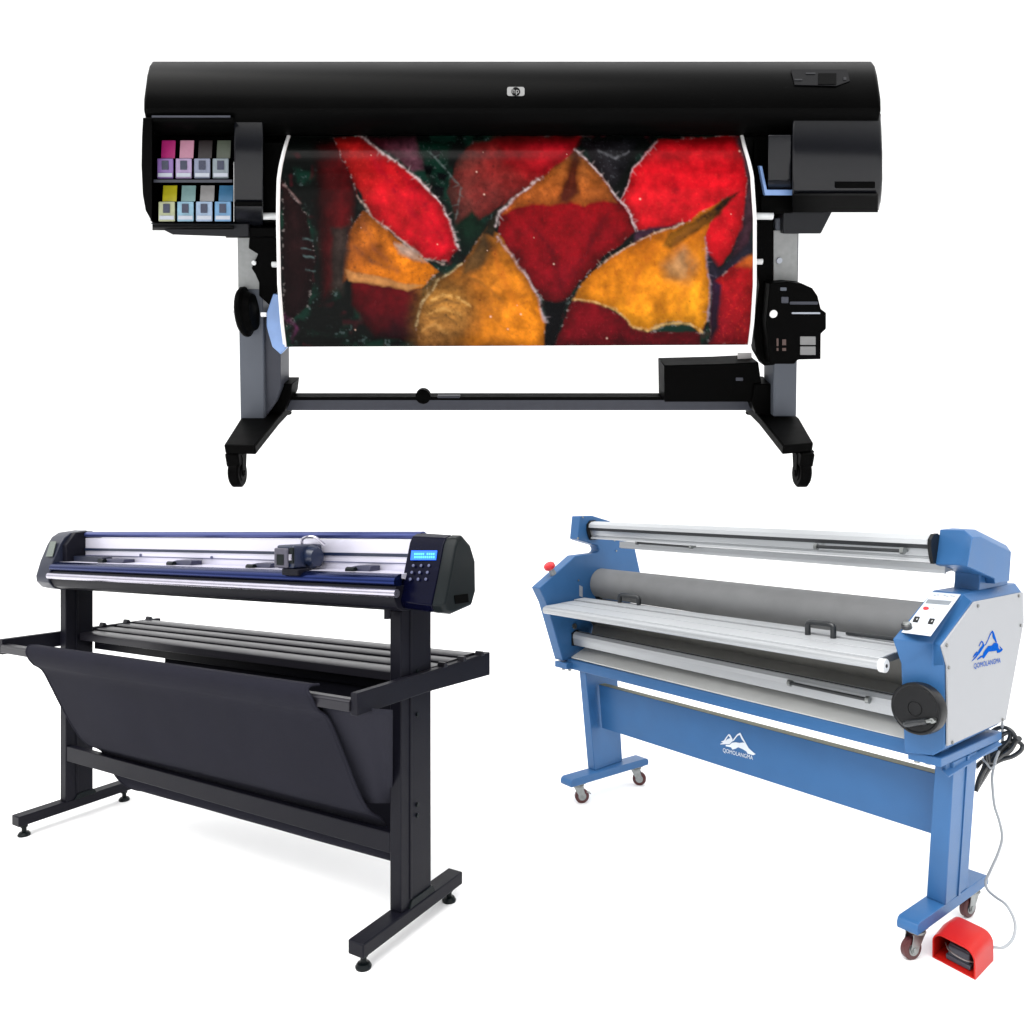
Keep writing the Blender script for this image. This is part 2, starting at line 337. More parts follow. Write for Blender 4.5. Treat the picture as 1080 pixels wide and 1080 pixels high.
    # two grab handles on the table
    for (ua, va), (ub_, vb), hz in (((655, 638), (672.3, 641), .050), ((852, 670), (878.8, 673.8), .050)):
        a = F.at(ua, va, 'z', .934); b = F.at(ub_, vb, 'z', .934)
        a.y = b.y = (a.y+b.y)/2
        up = Vector((0, 0, hz)); cu = (b-a).normalized()*.012
        path = [a-Vector((0, 0, .006)), a+up*.5, a+up*.8, a+up*.93+cu*.3, a+up+cu, b+up-cu, b+up*.93-cu*.3, b+up*.8, b+up*.5, b-Vector((0, 0, .006))]
        MB().tube(path, .0105, 12).build('grab_handle', M['black_handle'], T, bevel=0)
    q0, q1 = F.at(893, 667.5, 'y', .2), F.at(945, 674.5, 'y', .18)
    MB().cyl(q0, q1, .007, seg=10).build('tension_rod', M['black_handle'], T)
    # lower film bar
    e0, e1 = (.205, .742), (.165, .732)
    lb = rail([(-.006, -.032), (-.016, -.03), (-.022, .004), (-.020, .022), (-.008, .034), (.018, .036), (.03, -.03)], .072, 1.768, 'lower_bar', M['alu'], None, .001, e0, e1)
    rail([(-.0215, .0045), (-.023, .0045), (-.0215, .023), (-.009, .0352), (.018, .0375), (.018, .0363), (-.008, .0343), (-.0202, .0222)], .073, 1.767, 'bar_cover', M['alu_bright'], lb, 0, e0, e1)
    rail([(.0, .0345), (.0, .0385), (.004, .039), (.004, .0347)], .073, 1.767, 'bar_groove', M['groove'], lb, 0, e0, e1)
    rail([(-.024, -.034), (-.024, .03), (.01, .045), (.03, .03), (.03, -.04)], .062, .073, 'bar_end_cap', M['black_plastic'], lb, .001, e0, e1)
    rod(833, 720.3, 915.5, 738, .135, .132, 'film_rod')
    rg = MB(); p = F.at(605.5, 660.5, 'x', .066); rg.lathe(p, (1, 0, 0), [(0, .010), (0, .014), (.006, .014), (.006, .010)], 20); rg.build('clamp_ring', M['chrome'], T)
    # sloping lower sheet and dark back sheet
    MB().loft([[(.075, .17, .648), (.075, .30, .700), (.075, .30, .704), (.075, .17, .653)], [(1.78, .125, .640), (1.78, .27, .695), (1.78, .27, .699), (1.78, .125, .645)]]).build('deflector_sheet', M['tray'], T)
    MB().loft([[(.068, .285, .66), (.068, .33, .80), (.068, .335, .80), (.068, .29, .66)], [(1.778, .255, .65), (1.778, .30, .79), (1.778, .305, .79), (1.778, .26, .65)]]).build('back_sheet', M['roller_dark'], T)
    # stand: long beam, end rails, long panel, two legs with feet
    bm_ = MB().ext([(.135, .596), (.135, .632), (.141, .643), (.20, .6455), (.20, .596)], .04, 1.86, (.02, .0), (-.02, .0)).build('long_beam', M['blue'], T, bevel=.0025)
    MB().box(1.785, 1.885, .06, .53, .6, .628).build('end_rail', M['blue'], T, bevel=.003)
    MB().ext([(.115, .565), (.115, .60), (.52, .60), (.52, .565)], 1.868, 1.876).build('end_flange', M['blue'], T, bevel=.001)
    MB().loft([[(1.868, .105, .574), (1.895, .09, .566), (1.895, .09, .570), (1.868, .105, .581)], [(1.868, .50, .600), (1.895, .50, .590), (1.895, .50, .594), (1.868, .50, .607)]]).build('end_lip', M['blue'], T)
    MB().box(.01, .10, .115, .52, .6, .63).build('end_rail', M['blue'], T, bevel=.003)
    bl = MB()
    for x, y in ((1.80, .09), (1.83, .10), (.05, .14), (.085, .15)): bl.cyl((x, y, .60), (x, y, .588), .009, seg=8)
    bl.build_each('bolt', M['chrome'], T)
    # long modesty panel with its folded top
    TL, BL, TR, BR = F.at(631.5, 722, 'y', .25), F.at(635, 767.7, 'y', .25), F.at(985.5, 816, 'y', .25), F.at(981.5, 879, 'y', .25)
    TR2 = TR+Vector((.02, 0, 0)); BR2 = BR+Vector((.02, 0, 0)); th_ = Vector((0, .004, 0))
    pan = MB().plate([TL, BL, BR2, TR2], th_).build('long_panel', M['blue'], T, bevel=.001)
    MB().plate([TL+Vector((.0, .002, -.004)), TR2+Vector((0, .002, -.004)), TR2+Vector((0, .045, -.004)), TL+Vector((0, .045, -.004))], (0, 0, .005)).build('panel_fold', M['olive'], T, parent=pan)
    def P1(u, v): return F.at(u, v, 'y', .2488)
    def z8(a): return [P1(740+x/13.5, 760+y/13.5) for x, y in a]
    big = [(548, 172), (560, 190), (590, 250), (630, 320), (668, 390), (735, 452), (770, 478), (735, 492), (700, 482), (655, 470), (640, 440), (585, 405), (520, 378), (485, 400), (440, 412), (420, 380), (345, 365), (345, 345), (400, 345), (435, 315), (480, 308), (540, 318), (590, 312), (612, 318), (570, 262), (545, 205), (520, 210), (495, 235), (460, 285), (430, 300), (455, 262), (480, 232), (505, 198)]
    small = [(388, 190), (410, 205), (440, 262), (440, 290), (400, 335), (340, 335), (265, 340), (275, 325), (310, 315), (275, 300), (320, 282), (350, 235)]
    hole = [(385, 215), (402, 235), (408, 250), (370, 262), (345, 290), (360, 250)]
    lg = MB()
    for poly in (big, small): lg.plate(z8(poly), (0, -.0008, 0))
    lg.build('mountain_emblem', M['logo_white'], T, parent=pan)
    MB().plate([p+Vector((0, -.0010, 0)) for p in z8(hole)], (0, -.0004, 0)).build('emblem_shade', M['blue'], T, parent=pan)
    a, b = P1(762.6, 793.8), P1(794.3, 802.3)
    hh = P1(762.6, 788.5).z-a.z
    text_mb('QOMOLANGMA', a, (b-a), (0, 0, 1), hh*.95, (b-a).length, lift=.0).build('lettering', M['logo_white'], T, parent=pan)
    # legs (hollow channel posts) and feet
    def leg(pts_base, pts_top, name):
        return MB().loft([pts_base, pts_top]).build(name, M['blue'], T, bevel=.003)
    zt = .598
    B1, B2, B3 = F.at(976.9, 946.5, 'z', .12), F.at(997.2, 954.8, 'z', .12), F.at(1020.4, 936.2, 'z', .12)
    T1, T2, T3 = F.at(986.3, 803.5, 'z', zt), F.at(1006, 804, 'z', zt), F.at(1031, 792, 'z', zt)
    B4 = B1+(B3-B2); T4 = T1+(T3-T2)
    leg([B1, B2, B3, B4], [T1, T2, T3, T4], 'leg')
    # flute on the outer face of the post
    def mix(a, b, t): return a+(b-a)*t
    o_ = Vector((.0045, -.001, 0))
    MB().loft([[mix(B2, B3, .52)-o_, mix(B2, B3, .52)+o_, mix(B2, B3, .62)+o_, mix(B2, B3, .62)-o_], [mix(T2, T3, .52)-o_, mix(T2, T3, .52)+o_, mix(T2, T3, .62)+o_, mix(T2, T3, .62)-o_]]).build('leg_rib', M['blue'], T, bevel=.0015)
    C1, C2, C3 = F.at(620, 810, 'z', .12), F.at(627.5, 813, 'z', .12), F.at(656.5, 802.7, 'z', .12)
    D1, D2, D3 = F.at(610.8, 706, 'z', .6), F.at(617.5, 708, 'z', .6), F.at(650.5, 700, 'z', .6)
    leg([C1, C2, C3, C1+(C3-C2)], [D1, D2, D3, D1+(D3-D2)], 'leg')
    for nm, xa, xb, y0, y1 in (('foot', 1.779, 1.842, .0, .535), ('foot', .188, .262, -.002, .535)):
        z0, z1 = .084, .12
        pr = [(y0+.004, z0), (y0, z0+.008), (y0, z1-.016), (y0+.006, z1-.005), (y0+.018, z1), (y1-.018, z1), (y1-.006, z1-.005), (y1, z1-.016), (y1, z0+.008), (y1-.004, z0)]
        MB().ext(pr, xa, xb).build(nm, M['blue'], T, bevel=.0015)
    rr = .034
    castor(T, 1.812, .055, .084, -.015, math.radians(-110), rr, .022, M['tyre'], M['chrome'])
    castor(T, 1.812, .465, .084, -.015, math.radians(-100), rr, .022, M['tyre'], M['chrome'])
    castor(T, .228, .075, .084, -.015, math.radians(60), rr, .022, M['tyre'], M['chrome'], 'brake')
    castor(T, .228, .475, .084, -.015, math.radians(40), rr, .022, M['tyre'], M['chrome'])
    # hand wheel
    wc = F.at(966.5, 747.3, 'y', -.005); ax = Vector((-.10, -1, .05)).normalized()
    R = .079
    hw = MB().lathe(wc-ax*.0, ax, [(-.034, R*.9), (-.030, R*.985), (-.020, R), (.0, R), (.006, R*.985), (.0085, R*.95), (.0085, R*.90), (.006, R*.86), (.006, R*.30), (.004, R*.29), (.004, R*.25), (.006, R*.24), (.006, 0.001)], 56).build('hand_wheel', M['black_plastic'], T)
    nn = ax; pa, pb2 = F.on(954.5, 763.6, wc+nn*.02, nn), F.on(977, 760.8, wc+nn*.02, nn)
    MB().tube([pa-(pb2-pa)*.06, pa, pa+(pb2-pa)*.15, pa+(pb2-pa)*.55, pb2-(pb2-pa)*.25, pb2-(pb2-pa)*.2, pb2], [.005, .0088, .0105, .0098, .0082, .0092, .0095], 16).build('crank_grip', M['black_handle'], T, parent=hw)
    pc = F.on(983.3, 760.2, wc+nn*.02, nn)
    MB().tube([pb2, pc], .006, 12).cyl(pc-nn*.018, pc+nn*.004, .0078, seg=16).build('crank_joint', M['chrome'], T, parent=hw)
    MB().cyl(wc-ax*.06, wc-ax*.03, .03).build('wheel_boss', M['black_plastic'], T, parent=hw)
    # control panel on the sloping face: plane through three of its corners
    A = Vector(r0[0]); B = Vector(r0[1]); C = Vector(mid[1]); n = (B-A).cross(C-A).normalized()
    if n.z < 0: n = -n
    def CP(u, v, l=.002): return F.on(u, v, A+n*l, n)
    cp = MB().plate([CP(*q, .0006) for q in ((983.3, 624.6), (1013.4, 627.2), (981.6, 671.2), (950.6, 667.2))], n*.002).build('control_panel', M['ctl'], T, bevel=.0008)
    def c6(a, l=.0028): return [CP(930+x/5.687, 600+y/5.687, l) for x, y in a]
    MB().plate(c6([(277, 183), (420, 194), (402, 217), (262, 206)]), n*.0008).build('display_window', M['lcd_off'], T, parent=cp)
    for (x, y), m_, nm in (((265, 238), M['red_knob'], 'round_button'), ((310, 242), M['white_plastic'], 'round_button'), ((353, 246), M['white_plastic'], 'round_button')):
        MB().lathe(c6([(x, y)])[0], n, [(0, .0085), (.0025, .008), (.0032, .005), (.0033, 0)], 18).build(nm, m_, T, parent=cp)
    sm = MB()
    for x, y in ((310, 242), (353, 246)): sm.cyl(c6([(x, y)])[0]+n*.0033, c6([(x, y)])[0]+n*.0042, .002, seg=8)
    for x, y in ((310, 160), (330, 158), (370, 160), (385, 166), (410, 164), (425, 168)):
        p = c6([(x, y)])[0]; sm.plate([p, p+(C-B)*.07, p+(C-B)*.07+(B-A)*.015, p+(B-A)*.015], n*.0004)
    for xa, xb, ya, yb in ((240, 330, 262, 272), (240, 372, 270, 280)):
        pass
    sm.build_each('button_mark', M['ink_grey'], T, parent=cp)
    for x, y in ((207, 305), (297, 317)):
        rs = MB().plate(c6([(x-8, y-17), (x+22, y-14), (x+8, y+17), (x-22, y+13)]), n*.003).build('rocker_switch', M['black_plastic'], T, parent=cp, bevel=.0006)
        d = MB(); d.plate(c6([(x+4, y-8), (x+9, y-8), (x+4, y+1), (x-1, y+1)], .0062), n*.0005); d.build('switch_mark', M['white_plastic'], T, parent=cp)
    kp = c6([(150, 352)])[0]
    kn = MB().lathe(kp, n, [(0, .016), (.012, .015), (.014, .012), (.014, 0)], 24).build('dial_knob', M['black_handle'], T, parent=cp)
    MB().lathe(kp+n*.014, n, [(0, .011), (.005, .0105), (.006, .008), (.006, 0)], 24).build('dial_cap', M['chrome'], T, parent=cp)
    ln = MB()
    for k in range(3):
        p, q = c6([(180+k*2, 385-k*0), (285, 398)])
    ln.plate(c6([(172, 350), (176, 345), (182, 352), (176, 356)]), n*.0004)
    ln.plate(c6([(240, 382), (285, 388), (284, 391), (239, 385)]), n*.0004); ln.build_each('panel_text', M['ink_grey'], T, parent=cp)
    return T
build_laminator()

# ------------------------------------------------------------------ foot pedal of the laminator
def build_pedal():
    F = LAM; A, Bp, C = (F.at(983.3, 1009.6, 'z', -.015), F.at(1028.7, 1033.8, 'z', -.015), F.at(1047.7, 1013.3, 'z', -.015))
    T = Thing('foot_pedal', 'red hooded foot pedal on the floor beside the laminator foot, grey cable behind', 'foot pedal', F, (A+C)/2)
    ux = (Bp-A); W = ux.length; ux.normalize(); uy = (C-Bp); L = uy.length; uy.normalize(); uz = Vector((0, 0, 1)); H = .094
    def section(inset, zb, h, r):
        x0, x1 = inset, W-inset; pts = [(x0, zb)]
        for k in range(7):
            t = math.pi-k*math.pi/12; pts.append((x0+r+r*math.cos(t), h-r+r*math.sin(t)))
        for k in range(7):
            t = math.pi/2-k*math.pi/12; pts.append((x1-r+r*math.cos(t), h-r+r*math.sin(t)))
        pts.append((x1, zb)); return pts
    def P(x, y, z): return A+ux*x+uy*y+uz*z
    m = MB(); t = .0045
    for h0, h1 in ((0, 1),):
        ys = [0, L*.5, L]
        hs = [H*.90, H*1.0, H*.93]
        outer = [[P(x, y, z) for x, z in section(0, 0, h, .033)] for y, h in zip(ys, hs)]
        inner = [[P(x, y, z) for x, z in section(t, t, h-t, .029)] for y, h in zip(ys, hs)]
        n = len(outer[0])
        m.loft(outer, caps=False); m.loft(inner, caps=False)
        b0, b1 = len(m.v), 0
        m.add(outer[0]+inner[0], [(i, (i+1) % n, n+(i+1) % n, n+i) for i in range(n)])
        m.add(outer[2], [tuple(range(n))]); m.add(inner[2], [tuple(range(n))])
    m.build('hood', M['red'], T)
    pd = MB().loft([[P(x, y, z) for x, z in ((.038, .012), (.105, .012), (.105, .040+y*.25), (.038, .040+y*.25))] for y in (.03, .05, .12)]).build('treadle', M['pedal'], T, bevel=.003)
    MB().loft([[P(x, y, z) for x, z in ((.034, .006), (.11, .006), (.11, .02), (.034, .02))] for y in (.022, .13)]).build('base_block', M['pedal'], T, bevel=.002)
    rb = MB()
    for k in range(5):
        y = .035+k*.014; rb.box(0, 0, 0, 0, 0, 0) if False else rb.loft([[P(x, yy, .040+yy*.25+dz) for yy, dz in ((y, .0), (y+.005, .0), (y+.0025, .003))] for x in (.042, .101)])
    rb.build_each('tread_rib', M['pedal'], T, parent=pd)
    arc = spline([P(.030, .03, .05), P(.05, .012, .042), P(.09, .012, .036), P(.118, .03, .034)], 6)
    MB().tube(arc, .0025, 8).build('guard_wire', M['chrome'], T)
    arc = spline([P(.055, .05, .082), P(.08, .03, .074), P(.118, .05, .062)], 6)
    MB().tube(arc, .0025, 8).build('guard_wire', M['chrome'], T)
    # cable from the back of the pedal up to the laminator
    F_ = F
    pts = [P(W*.72, L-.01, .028)]
    for u, v, y in ((1048.5, 999, .24), (1058, 999.3, .27), (1067, 992, .33), (1070.8, 980, .36), (1069, 968, .38), (1061, 954, .40), (1050, 946, .42), (1041.5, 938, .45), (1040, 929, .47), (1045, 917, .48), (1053, 899, .49), (1057, 883, .50), (1054, 866, .51), (1049, 850, .52), (1047, 832, .53), (1046.6, 818, .54), (1049, 806, .545)):
        pts.append(F.at(u, v, 'y', y))
    pts += [F.at(1050.5, 800, 'y', .55), F.at(1057, 783, 'y', .60), F.at(1057.2, 770, 'y', .60), F.at(1057, 758, 'y', .56)]
    MB().tube(spline(pts, 6), .0045, 8).build('cable', M['grey_cable'], T)
build_pedal()

def build_cord():
    F = LAM
    T = Thing('power_cord', 'coiled black power cord tied in a bundle behind the right end of the blue laminator', 'cord', F, F.at(1043, 804, 'y', .56))
    def q(pts, y0, y1):
        n = len(pts)-1
        return [F.at(1010+x/9.814, 740+y/9.818, 'y', y0+(y1-y0)*math.sin(math.pi*i/n)*.9+.01*i/n) for i, (x, y) in enumerate(pts)]
    m = MB(); r = .0082
    loops = [
        [(190, 930), (220, 800), (270, 690), (290, 600), (285, 480), (300, 380), (370, 300), (460, 265), (540, 290), (590, 350), (595, 420), (560, 480), (480, 540), (400, 600), (330, 650), (270, 720), (210, 850)],
        [(330, 640), (320, 560), (350, 470), (420, 380), (500, 325), (545, 330), (530, 400), (470, 470), (400, 540), (350, 620)],
        [(350, 640), (340, 560), (400, 480), (480, 430), (580, 405), (650, 430), (670, 470), (640, 520), (560, 570), (460, 600), (380, 640), (320, 700)],
        [(310, 600), (380, 520), (450, 450), (530, 440), (570, 470), (520, 530), (430, 590), (360, 650), (290, 740), (230, 840), (185, 900)],
        [(370, 640), (420, 560), (490, 480), (560, 420), (640, 380)],
        [(190, 680), (250, 620), (310, 620), (340, 660), (300, 740), (200, 900)],
        [(340, 600), (360, 540), (420, 470), (500, 445), (545, 480), (480, 550), (390, 620), (310, 690)]]
    for i, l in enumerate(loops):
        m.tube(spline(q(l, .535+.008*i, .60+.004*i), 6), r*(.9 if i != 4 else 1.1), 10)
    m.build('cord_loops', M['black_handle'], T)
    c = q([(255, 590), (300, 640), (345, 690), (395, 650)], .515, .50); MB().tube(spline(c, 6), .0032, 8).build('wire_tie', M['grey_cable'], T)
build_cord()

# ================================================================== THE VINYL CUTTER
def build_cutter():
    F = CUT; T = Thing('vinyl_cutter', 'black vinyl cutting plotter on T-shaped legs with lit blue display and cloth catch basket', 'cutting plotter', F, (.8, .23, .02))
    dz = lambda x: .021*(x-.0)/1.6
    def ext(prof, x0, x1, name, m, parent=None, bevel=.0012, **k):
        return MB().ext(prof, x0, x1, (0, dz(x0)), (0, dz(x1))).build(name, m, T, parent=parent, bevel=bevel, **k)
    # head: lower beam, ledge, platen, rail panel
    ext([(.145, .897), (.118, .908), (.106, .930), (.106, .952), (.112, .966), (.30, .966), (.31, .93), (.30, .895)], .02, 1.63, 'lower_beam', M['navy'], bevel=.002)
    ext([(.114, .966), (.108, .969), (.104, .974), (.104, .980), (.107, .986), (.113, .991), (.121, .9945), (.130, .9965), (.1365, .997), (.1365, .966)], .03, 1.63, 'front_ledge', M['ledge_blue'], bevel=0, angle=80)
    ext([(.137, .985), (.137, .997), (.219, .9975), (.219, .966)], .03, 1.63, 'platen', M['lilac'], bevel=.0008)
    rp = ext([(.222, .96), (.222, 1.0835), (.25, 1.0835), (.25, .96)], .03, 1.63, 'rail_panel', M['lilac'], bevel=.0015)
    ext([(.2185, 1.036), (.2185, 1.045), (.2225, 1.045), (.2225, 1.036)], .03, 1.63, 'rail_track', M['motor_blue'], rp, 0)
    ext([(.2195, 1.0165), (.2195, 1.019), (.2225, 1.019), (.2225, 1.0165)], .03, 1.63, 'rail_line', M['btn'], rp, 0)
    tk = [(.232+.016*math.cos(a), 1.096+.011*math.sin(a)) for a in [math.radians(k*30) for k in range(12)]]
    ext(tk, .02, 1.63, 'top_tube', M['tube_blue'], bevel=0)
    MB().cyl((.03, .104, .948+dz(.03)), (1.64, .104, .948+dz(1.64)), .0115, seg=20).build('front_tube', M['steel_tube'], T)
    # left end cap
    lc = [(.150, .893), (.120, .902), (.1, .925), (.098, .945), (.114, 1.0), (.140, 1.062), (.156, 1.088), (.18, 1.104), (.24, 1.112), (.30, 1.09), (.325, 1.0), (.325, .93), (.30, .893)]
    cxm = .1
    inset = [(y+(.21-y)*.10, z+(1.0-z)*.08) for y, z in lc]
    MB().loft([[(-.058, y, z) for y, z in inset], [(-.045, y, z) for y, z in lc], [(.035, y, z) for y, z in lc]]).build('end_cap', M['cap'], T, bevel=.003)
    MB().ext([(.150, .99), (.150, 1.06), (.185, 1.105), (.25, 1.11), (.25, .99)], .034, .060).build('end_cap_collar', M['navy'], T, bevel=.002)
    MB().plate([F.on(u, v, (0, .109, 1.0), (0, -1, .40)) for u, v in ((53.5, 571), (59.5, 571), (55.5, 587), (48.5, 587))], (0, -.0015, .0005)).build('rating_sticker', M['sticker'], T)
    # right control module
    rc = [(.165, .917), (.135, .925), (.125, .943), (.150, 1.01), (.178, 1.095), (.190, 1.113), (.215, 1.121), (.255, 1.094), (.279, 1.05), (.281, .965), (.262, .930)]
    rc0 = [(y+.008, z+.003) for y, z in rc]
    rc0[6] = (.225, 1.125)
    md = MB().loft([[(1.618, y, z) for y, z in rc0], [(1.735, y, z) for y, z in rc]]).build('control_module', M['module'], T, bevel=.003)
    ins = [(y+(.205-y)*.09, z+(1.01-z)*.07) for y, z in rc]
    sc = MB().loft([[(1.736, y, z) for y, z in rc], [(1.766, y+.001, z) for y, z in rc], [(1.773, y, z) for y, z in ins]]).build('side_cap', M['cap_dark'], T, bevel=.003, label='black rounded side cap with a small socket recess')
    sk = MB().plate([F.at(u, v, 'x', 1.7735) for u, v in ((479, 628), (493, 626), (494, 635), (480, 637))], (.0015, 0, 0)).build('socket_recess', M['pdark'], T, parent=sc)
    p0 = Vector((1.735, .150, 1.01)); n = Vector((0, -(1.095-.943), (.178-.125))).normalized()
    def CP(u, v, l=.001): return F.on(u, v, p0+n*l, n)
    lcd = MB().plate([CP(*q) for q in ((434.2, 580.8), (461.3, 580.8), (460.0, 590.8), (433.2, 590.8))], n*.0015).build('display', M['lcd'], T, parent=md)
    tx = MB()
    for r_ in range(2):
        for k in range(10):
            if (r_*7+k*3) % 11 in (4,): continue
            u = 437+k*2.2; v = 583.2+r_*3.3
            tx.plate([CP(*q, .003) for q in ((u, v), (u+1.5, v), (u+1.4, v+2.2), (u-.1, v+2.2))], n*.0003)
    tx.build('display_characters', M['lcd_text'], T, parent=md)
    for r_ in range(3):
        for k in range(3):
            u = 436.0+k*8.2-r_*1.6; v = 596.5+r_*7.2
            p = CP(u, v, .001)
            MB().lathe(p, n, [(0, .0042), (.0015, .004), (.002, .002), (.002, 0)], 12).build('key', M['btn'], T, parent=md)
    # pinch roller blocks on the platen
    for u0, u1, v0, v1 in ((103, 130.5, 589, 596), (175, 202, 590.5, 599), (258, 286, 593.5, 602.5), (362, 392, 596, 606)):
        a, b, c = F.at(u0, v0, 'y', .165), F.at(u1, v0+1, 'y', .165), F.at(u1, v1, 'y', .165); zb_ = c.z+.002
        pr = MB().loft([[(a.x, .172, zb_+.004), (a.x, .214, zb_+.004), (a.x, .214, zb_+.012), (a.x, .176, zb_+.012)], [(a.x+.045, .165, zb_), (a.x+.045, .214, zb_), (a.x+.045, .214, a.z), (a.x+.045, .172, a.z)], [(b.x-.01, .165, zb_), (b.x-.01, .214, zb_), (b.x-.01, .214, a.z), (b.x-.01, .172, a.z)]]).build('pinch_roller', M['pinch'], T, bevel=.002)
        MB().lathe((a.x+.05, .160, zb_+.008), (-1, 0, 0), [(0, .009), (.03, .009), (.033, .007), (.033, 0)], 16).build('roller_wheel', M['cap_dark'], T, parent=pr)
    MB().box(.062, .24, .175, .214, .9985, 1.018).build('pinch_guard', M['cap'], T, bevel=.002)
    rv = MB()
    for u, v in ((148.5, 585.5), (223.5, 588)):
        p = F.at(u, v, 'y', .2215); rv.cyl(p, p-Vector((0, .003, 0)), .005, seg=10)
    rv.build_each('rail_screw', M['btn'], T, parent=rp)
    # tool carriage
    a, b = F.at(296, 573, 'y', .12), F.at(313, 606, 'y', .12)
    cb = MB().box(a.x+.004, b.x+.008, .100, .215, 1.003+.016, a.z-.004).build('tool_carriage', M['motor_blue'], T, bevel=.006)
    MB().box(a.x+.002, b.x-.008, .092, .1005, 1.008+.014, a.z-.012).build('carriage_cover', M['carriage'], T, parent=cb, bevel=.004)
    MB().box(a.x+.014, b.x-.022, .0905, .0925, 1.03, a.z-.03).build('cover_recess', M['cap_dark'], T, parent=cb, bevel=.001)
    MB().box(b.x-.004, b.x+.012, .094, .1005, 1.035, a.z-.01).build('blade_holder', M['cap_dark'], T, parent=cb, bevel=.002)
    MB().cyl((b.x+.004, .092, 1.045), (b.x+.004, .092, 1.062), .005).build('blade_screw', M['steel_tube'], T, parent=cb)
    pz = a.z-.042
    MB().lathe((b.x+.004, .172, pz+.002), (1, 0, 0), [(0, .034), (.012, .034), (.026, .026), (.028, 0)], 28).build('carriage_motor', M['motor_blue'], T, parent=cb)
    MB().tube(spline([(b.x-.02, .16, a.z-.006), (b.x-.015, .16, a.z+.014), (b.x+.02, .17, a.z+.018), (b.x+.04, .19, a.z-.005)], 5), .004, 8).build('ribbon_cable', M['steel_tube'], T, parent=cb)
    MB().box(a.x+.03, b.x+.03, .095, .15, .985+.016, 1.004+.016).build('blade_foot', M['navy'], T, parent=cb, bevel=.003)
    kn = F.at(406, 653, 'y', .13); MB().cyl((kn.x, .14, .93), (kn.x, .14, .895), .009).build('lock_knob', M['navy'], T)
    # legs
    for xa, xb, ztop in ((-.006, .032, .90), (1.568, 1.606, .915)):
        y0, y1 = (.164, .268) if xa < 1 else (.164, .302)
        lg = MB().box(xa, xb, y0, y1, .1, ztop).build('leg', M['navy'], T, bevel=.003)
        MB().box(xb-.001, xb+.003, y0+.038, y0+.046, .12, ztop).build('leg_fold', M['navy'], T, parent=lg, bevel=.001)
        MB().loft([[(xb-.002, y0+.03, .1), (xb+.008, y0+.03, .1), (xb+.008, y1+.01, .1), (xb-.002, y1+.01, .1)], [(xb-.002, y0+.045, .118), (xb+.005, y0+.045, .118), (xb+.005, y1+.003, .118), (xb-.002, y1+.003, .118)]]).build('base_bracket', M['cap_dark'], T, parent=lg, bevel=.001)
    bo = MB()
    for z in (.34, .37, .62, .68, .74):
        bo.cyl((1.605, .235, z), (1.611, .235, z), .006, seg=8)
    bo.build_each('bolt', M['cap_dark'], T)
    # feet with levelling pads
    for xa, xb in ((-.018, .030), (1.566, 1.617)):
        y1 = .447
        MB().box(xa, xb, 0, y1, .063, .1).build('foot', M['navy'], T, bevel=.0035)
        for y in (.03, y1-.035):
            xm = (xa+xb)/2
            MB().lathe((xm, y, .02), (0, 0, 1), [(0, .020), (.005, .021), (.013, .016), (.015, .008), (.03, .008), (.031, .012), (.043, .012)], 20).build('levelling_pad', M['cap_dark'], T)
    # cross beam between the legs
    MB().box(.032, 1.568, .166, .192, .252, .308).build('cross_beam', M['navy'], T, bevel=.003)
    # basket arms
    for xa, xb, za, zb, e in ((-.032, -.008, .678, .732, 0), (1.607, 1.629, .681, .737, .012)):
        arm = MB().loft([[(xa, -.036, za), (xb, -.036, za), (xb, -.036, zb), (xa, -.036, zb)], [(xa, .25, za), (xb, .25, za), (xb, .25, zb), (xa, .25, zb)], [(xa, .585, za-.002-e), (xb, .585, za-.002-e), (xb, .585, zb+.0+e*.2), (xa, .585, zb+.0+e*.2)]]).build('basket_arm', M['navy'], T, bevel=.002)
        cl = MB()
        for y in (.33, .43, .53):
            cl.loft([[(xa-.001, y, zb-.002), (xb+.002, y, zb-.002), (xb+.002, y+.02, zb-.002), (xa-.001, y+.02, zb-.002)], [(xa-.001, y+.004, zb+.012), (xb+.002, y+.004, zb+.012), (xb+.002, y+.012, zb+.012), (xa-.001, y+.012, zb+.012)]])
        cl.build_each('arm_clip', M['slat'], T, parent=arm, bevel=.001)
    # rear rack
    rk = []
    for i, (y0, y1) in enumerate(((.215, .285), (.300, .365), (.385, .445), (.465, .535))):
        z = .735+.003*i
        pr = [(y0, z-.026), (y0, z-.002), (y0+.006, z+.001), (y1-.006, z+.001), (y1, z-.002), (y1, z-.026), (y1-.003, z-.026), (y1-.003, z-.004), (y0+.003, z-.004), (y0+.003, z-.026)]
        MB().ext(pr, -.006 if i else .034, 1.606 if i else 1.566, (0, -.012), (0, 0)).build('rack_slat', M['slat'], T, bevel=.001)
    MB().ext([(.272, .655), (.272, .708), (.30, .708), (.30, .655)], .033, 1.567, (0, 0), (0, .012)).build('rack_beam', M['navy'], T, bevel=.002)
    # front bar
    MB().ext([(-.042, .690), (-.042, .714), (-.036, .719), (-.014, .719), (-.010, .714), (-.010, .690)], -.008, 1.607, (0, -.004), (0, 0)).build('front_bar', M['slat'], T, bevel=.002)
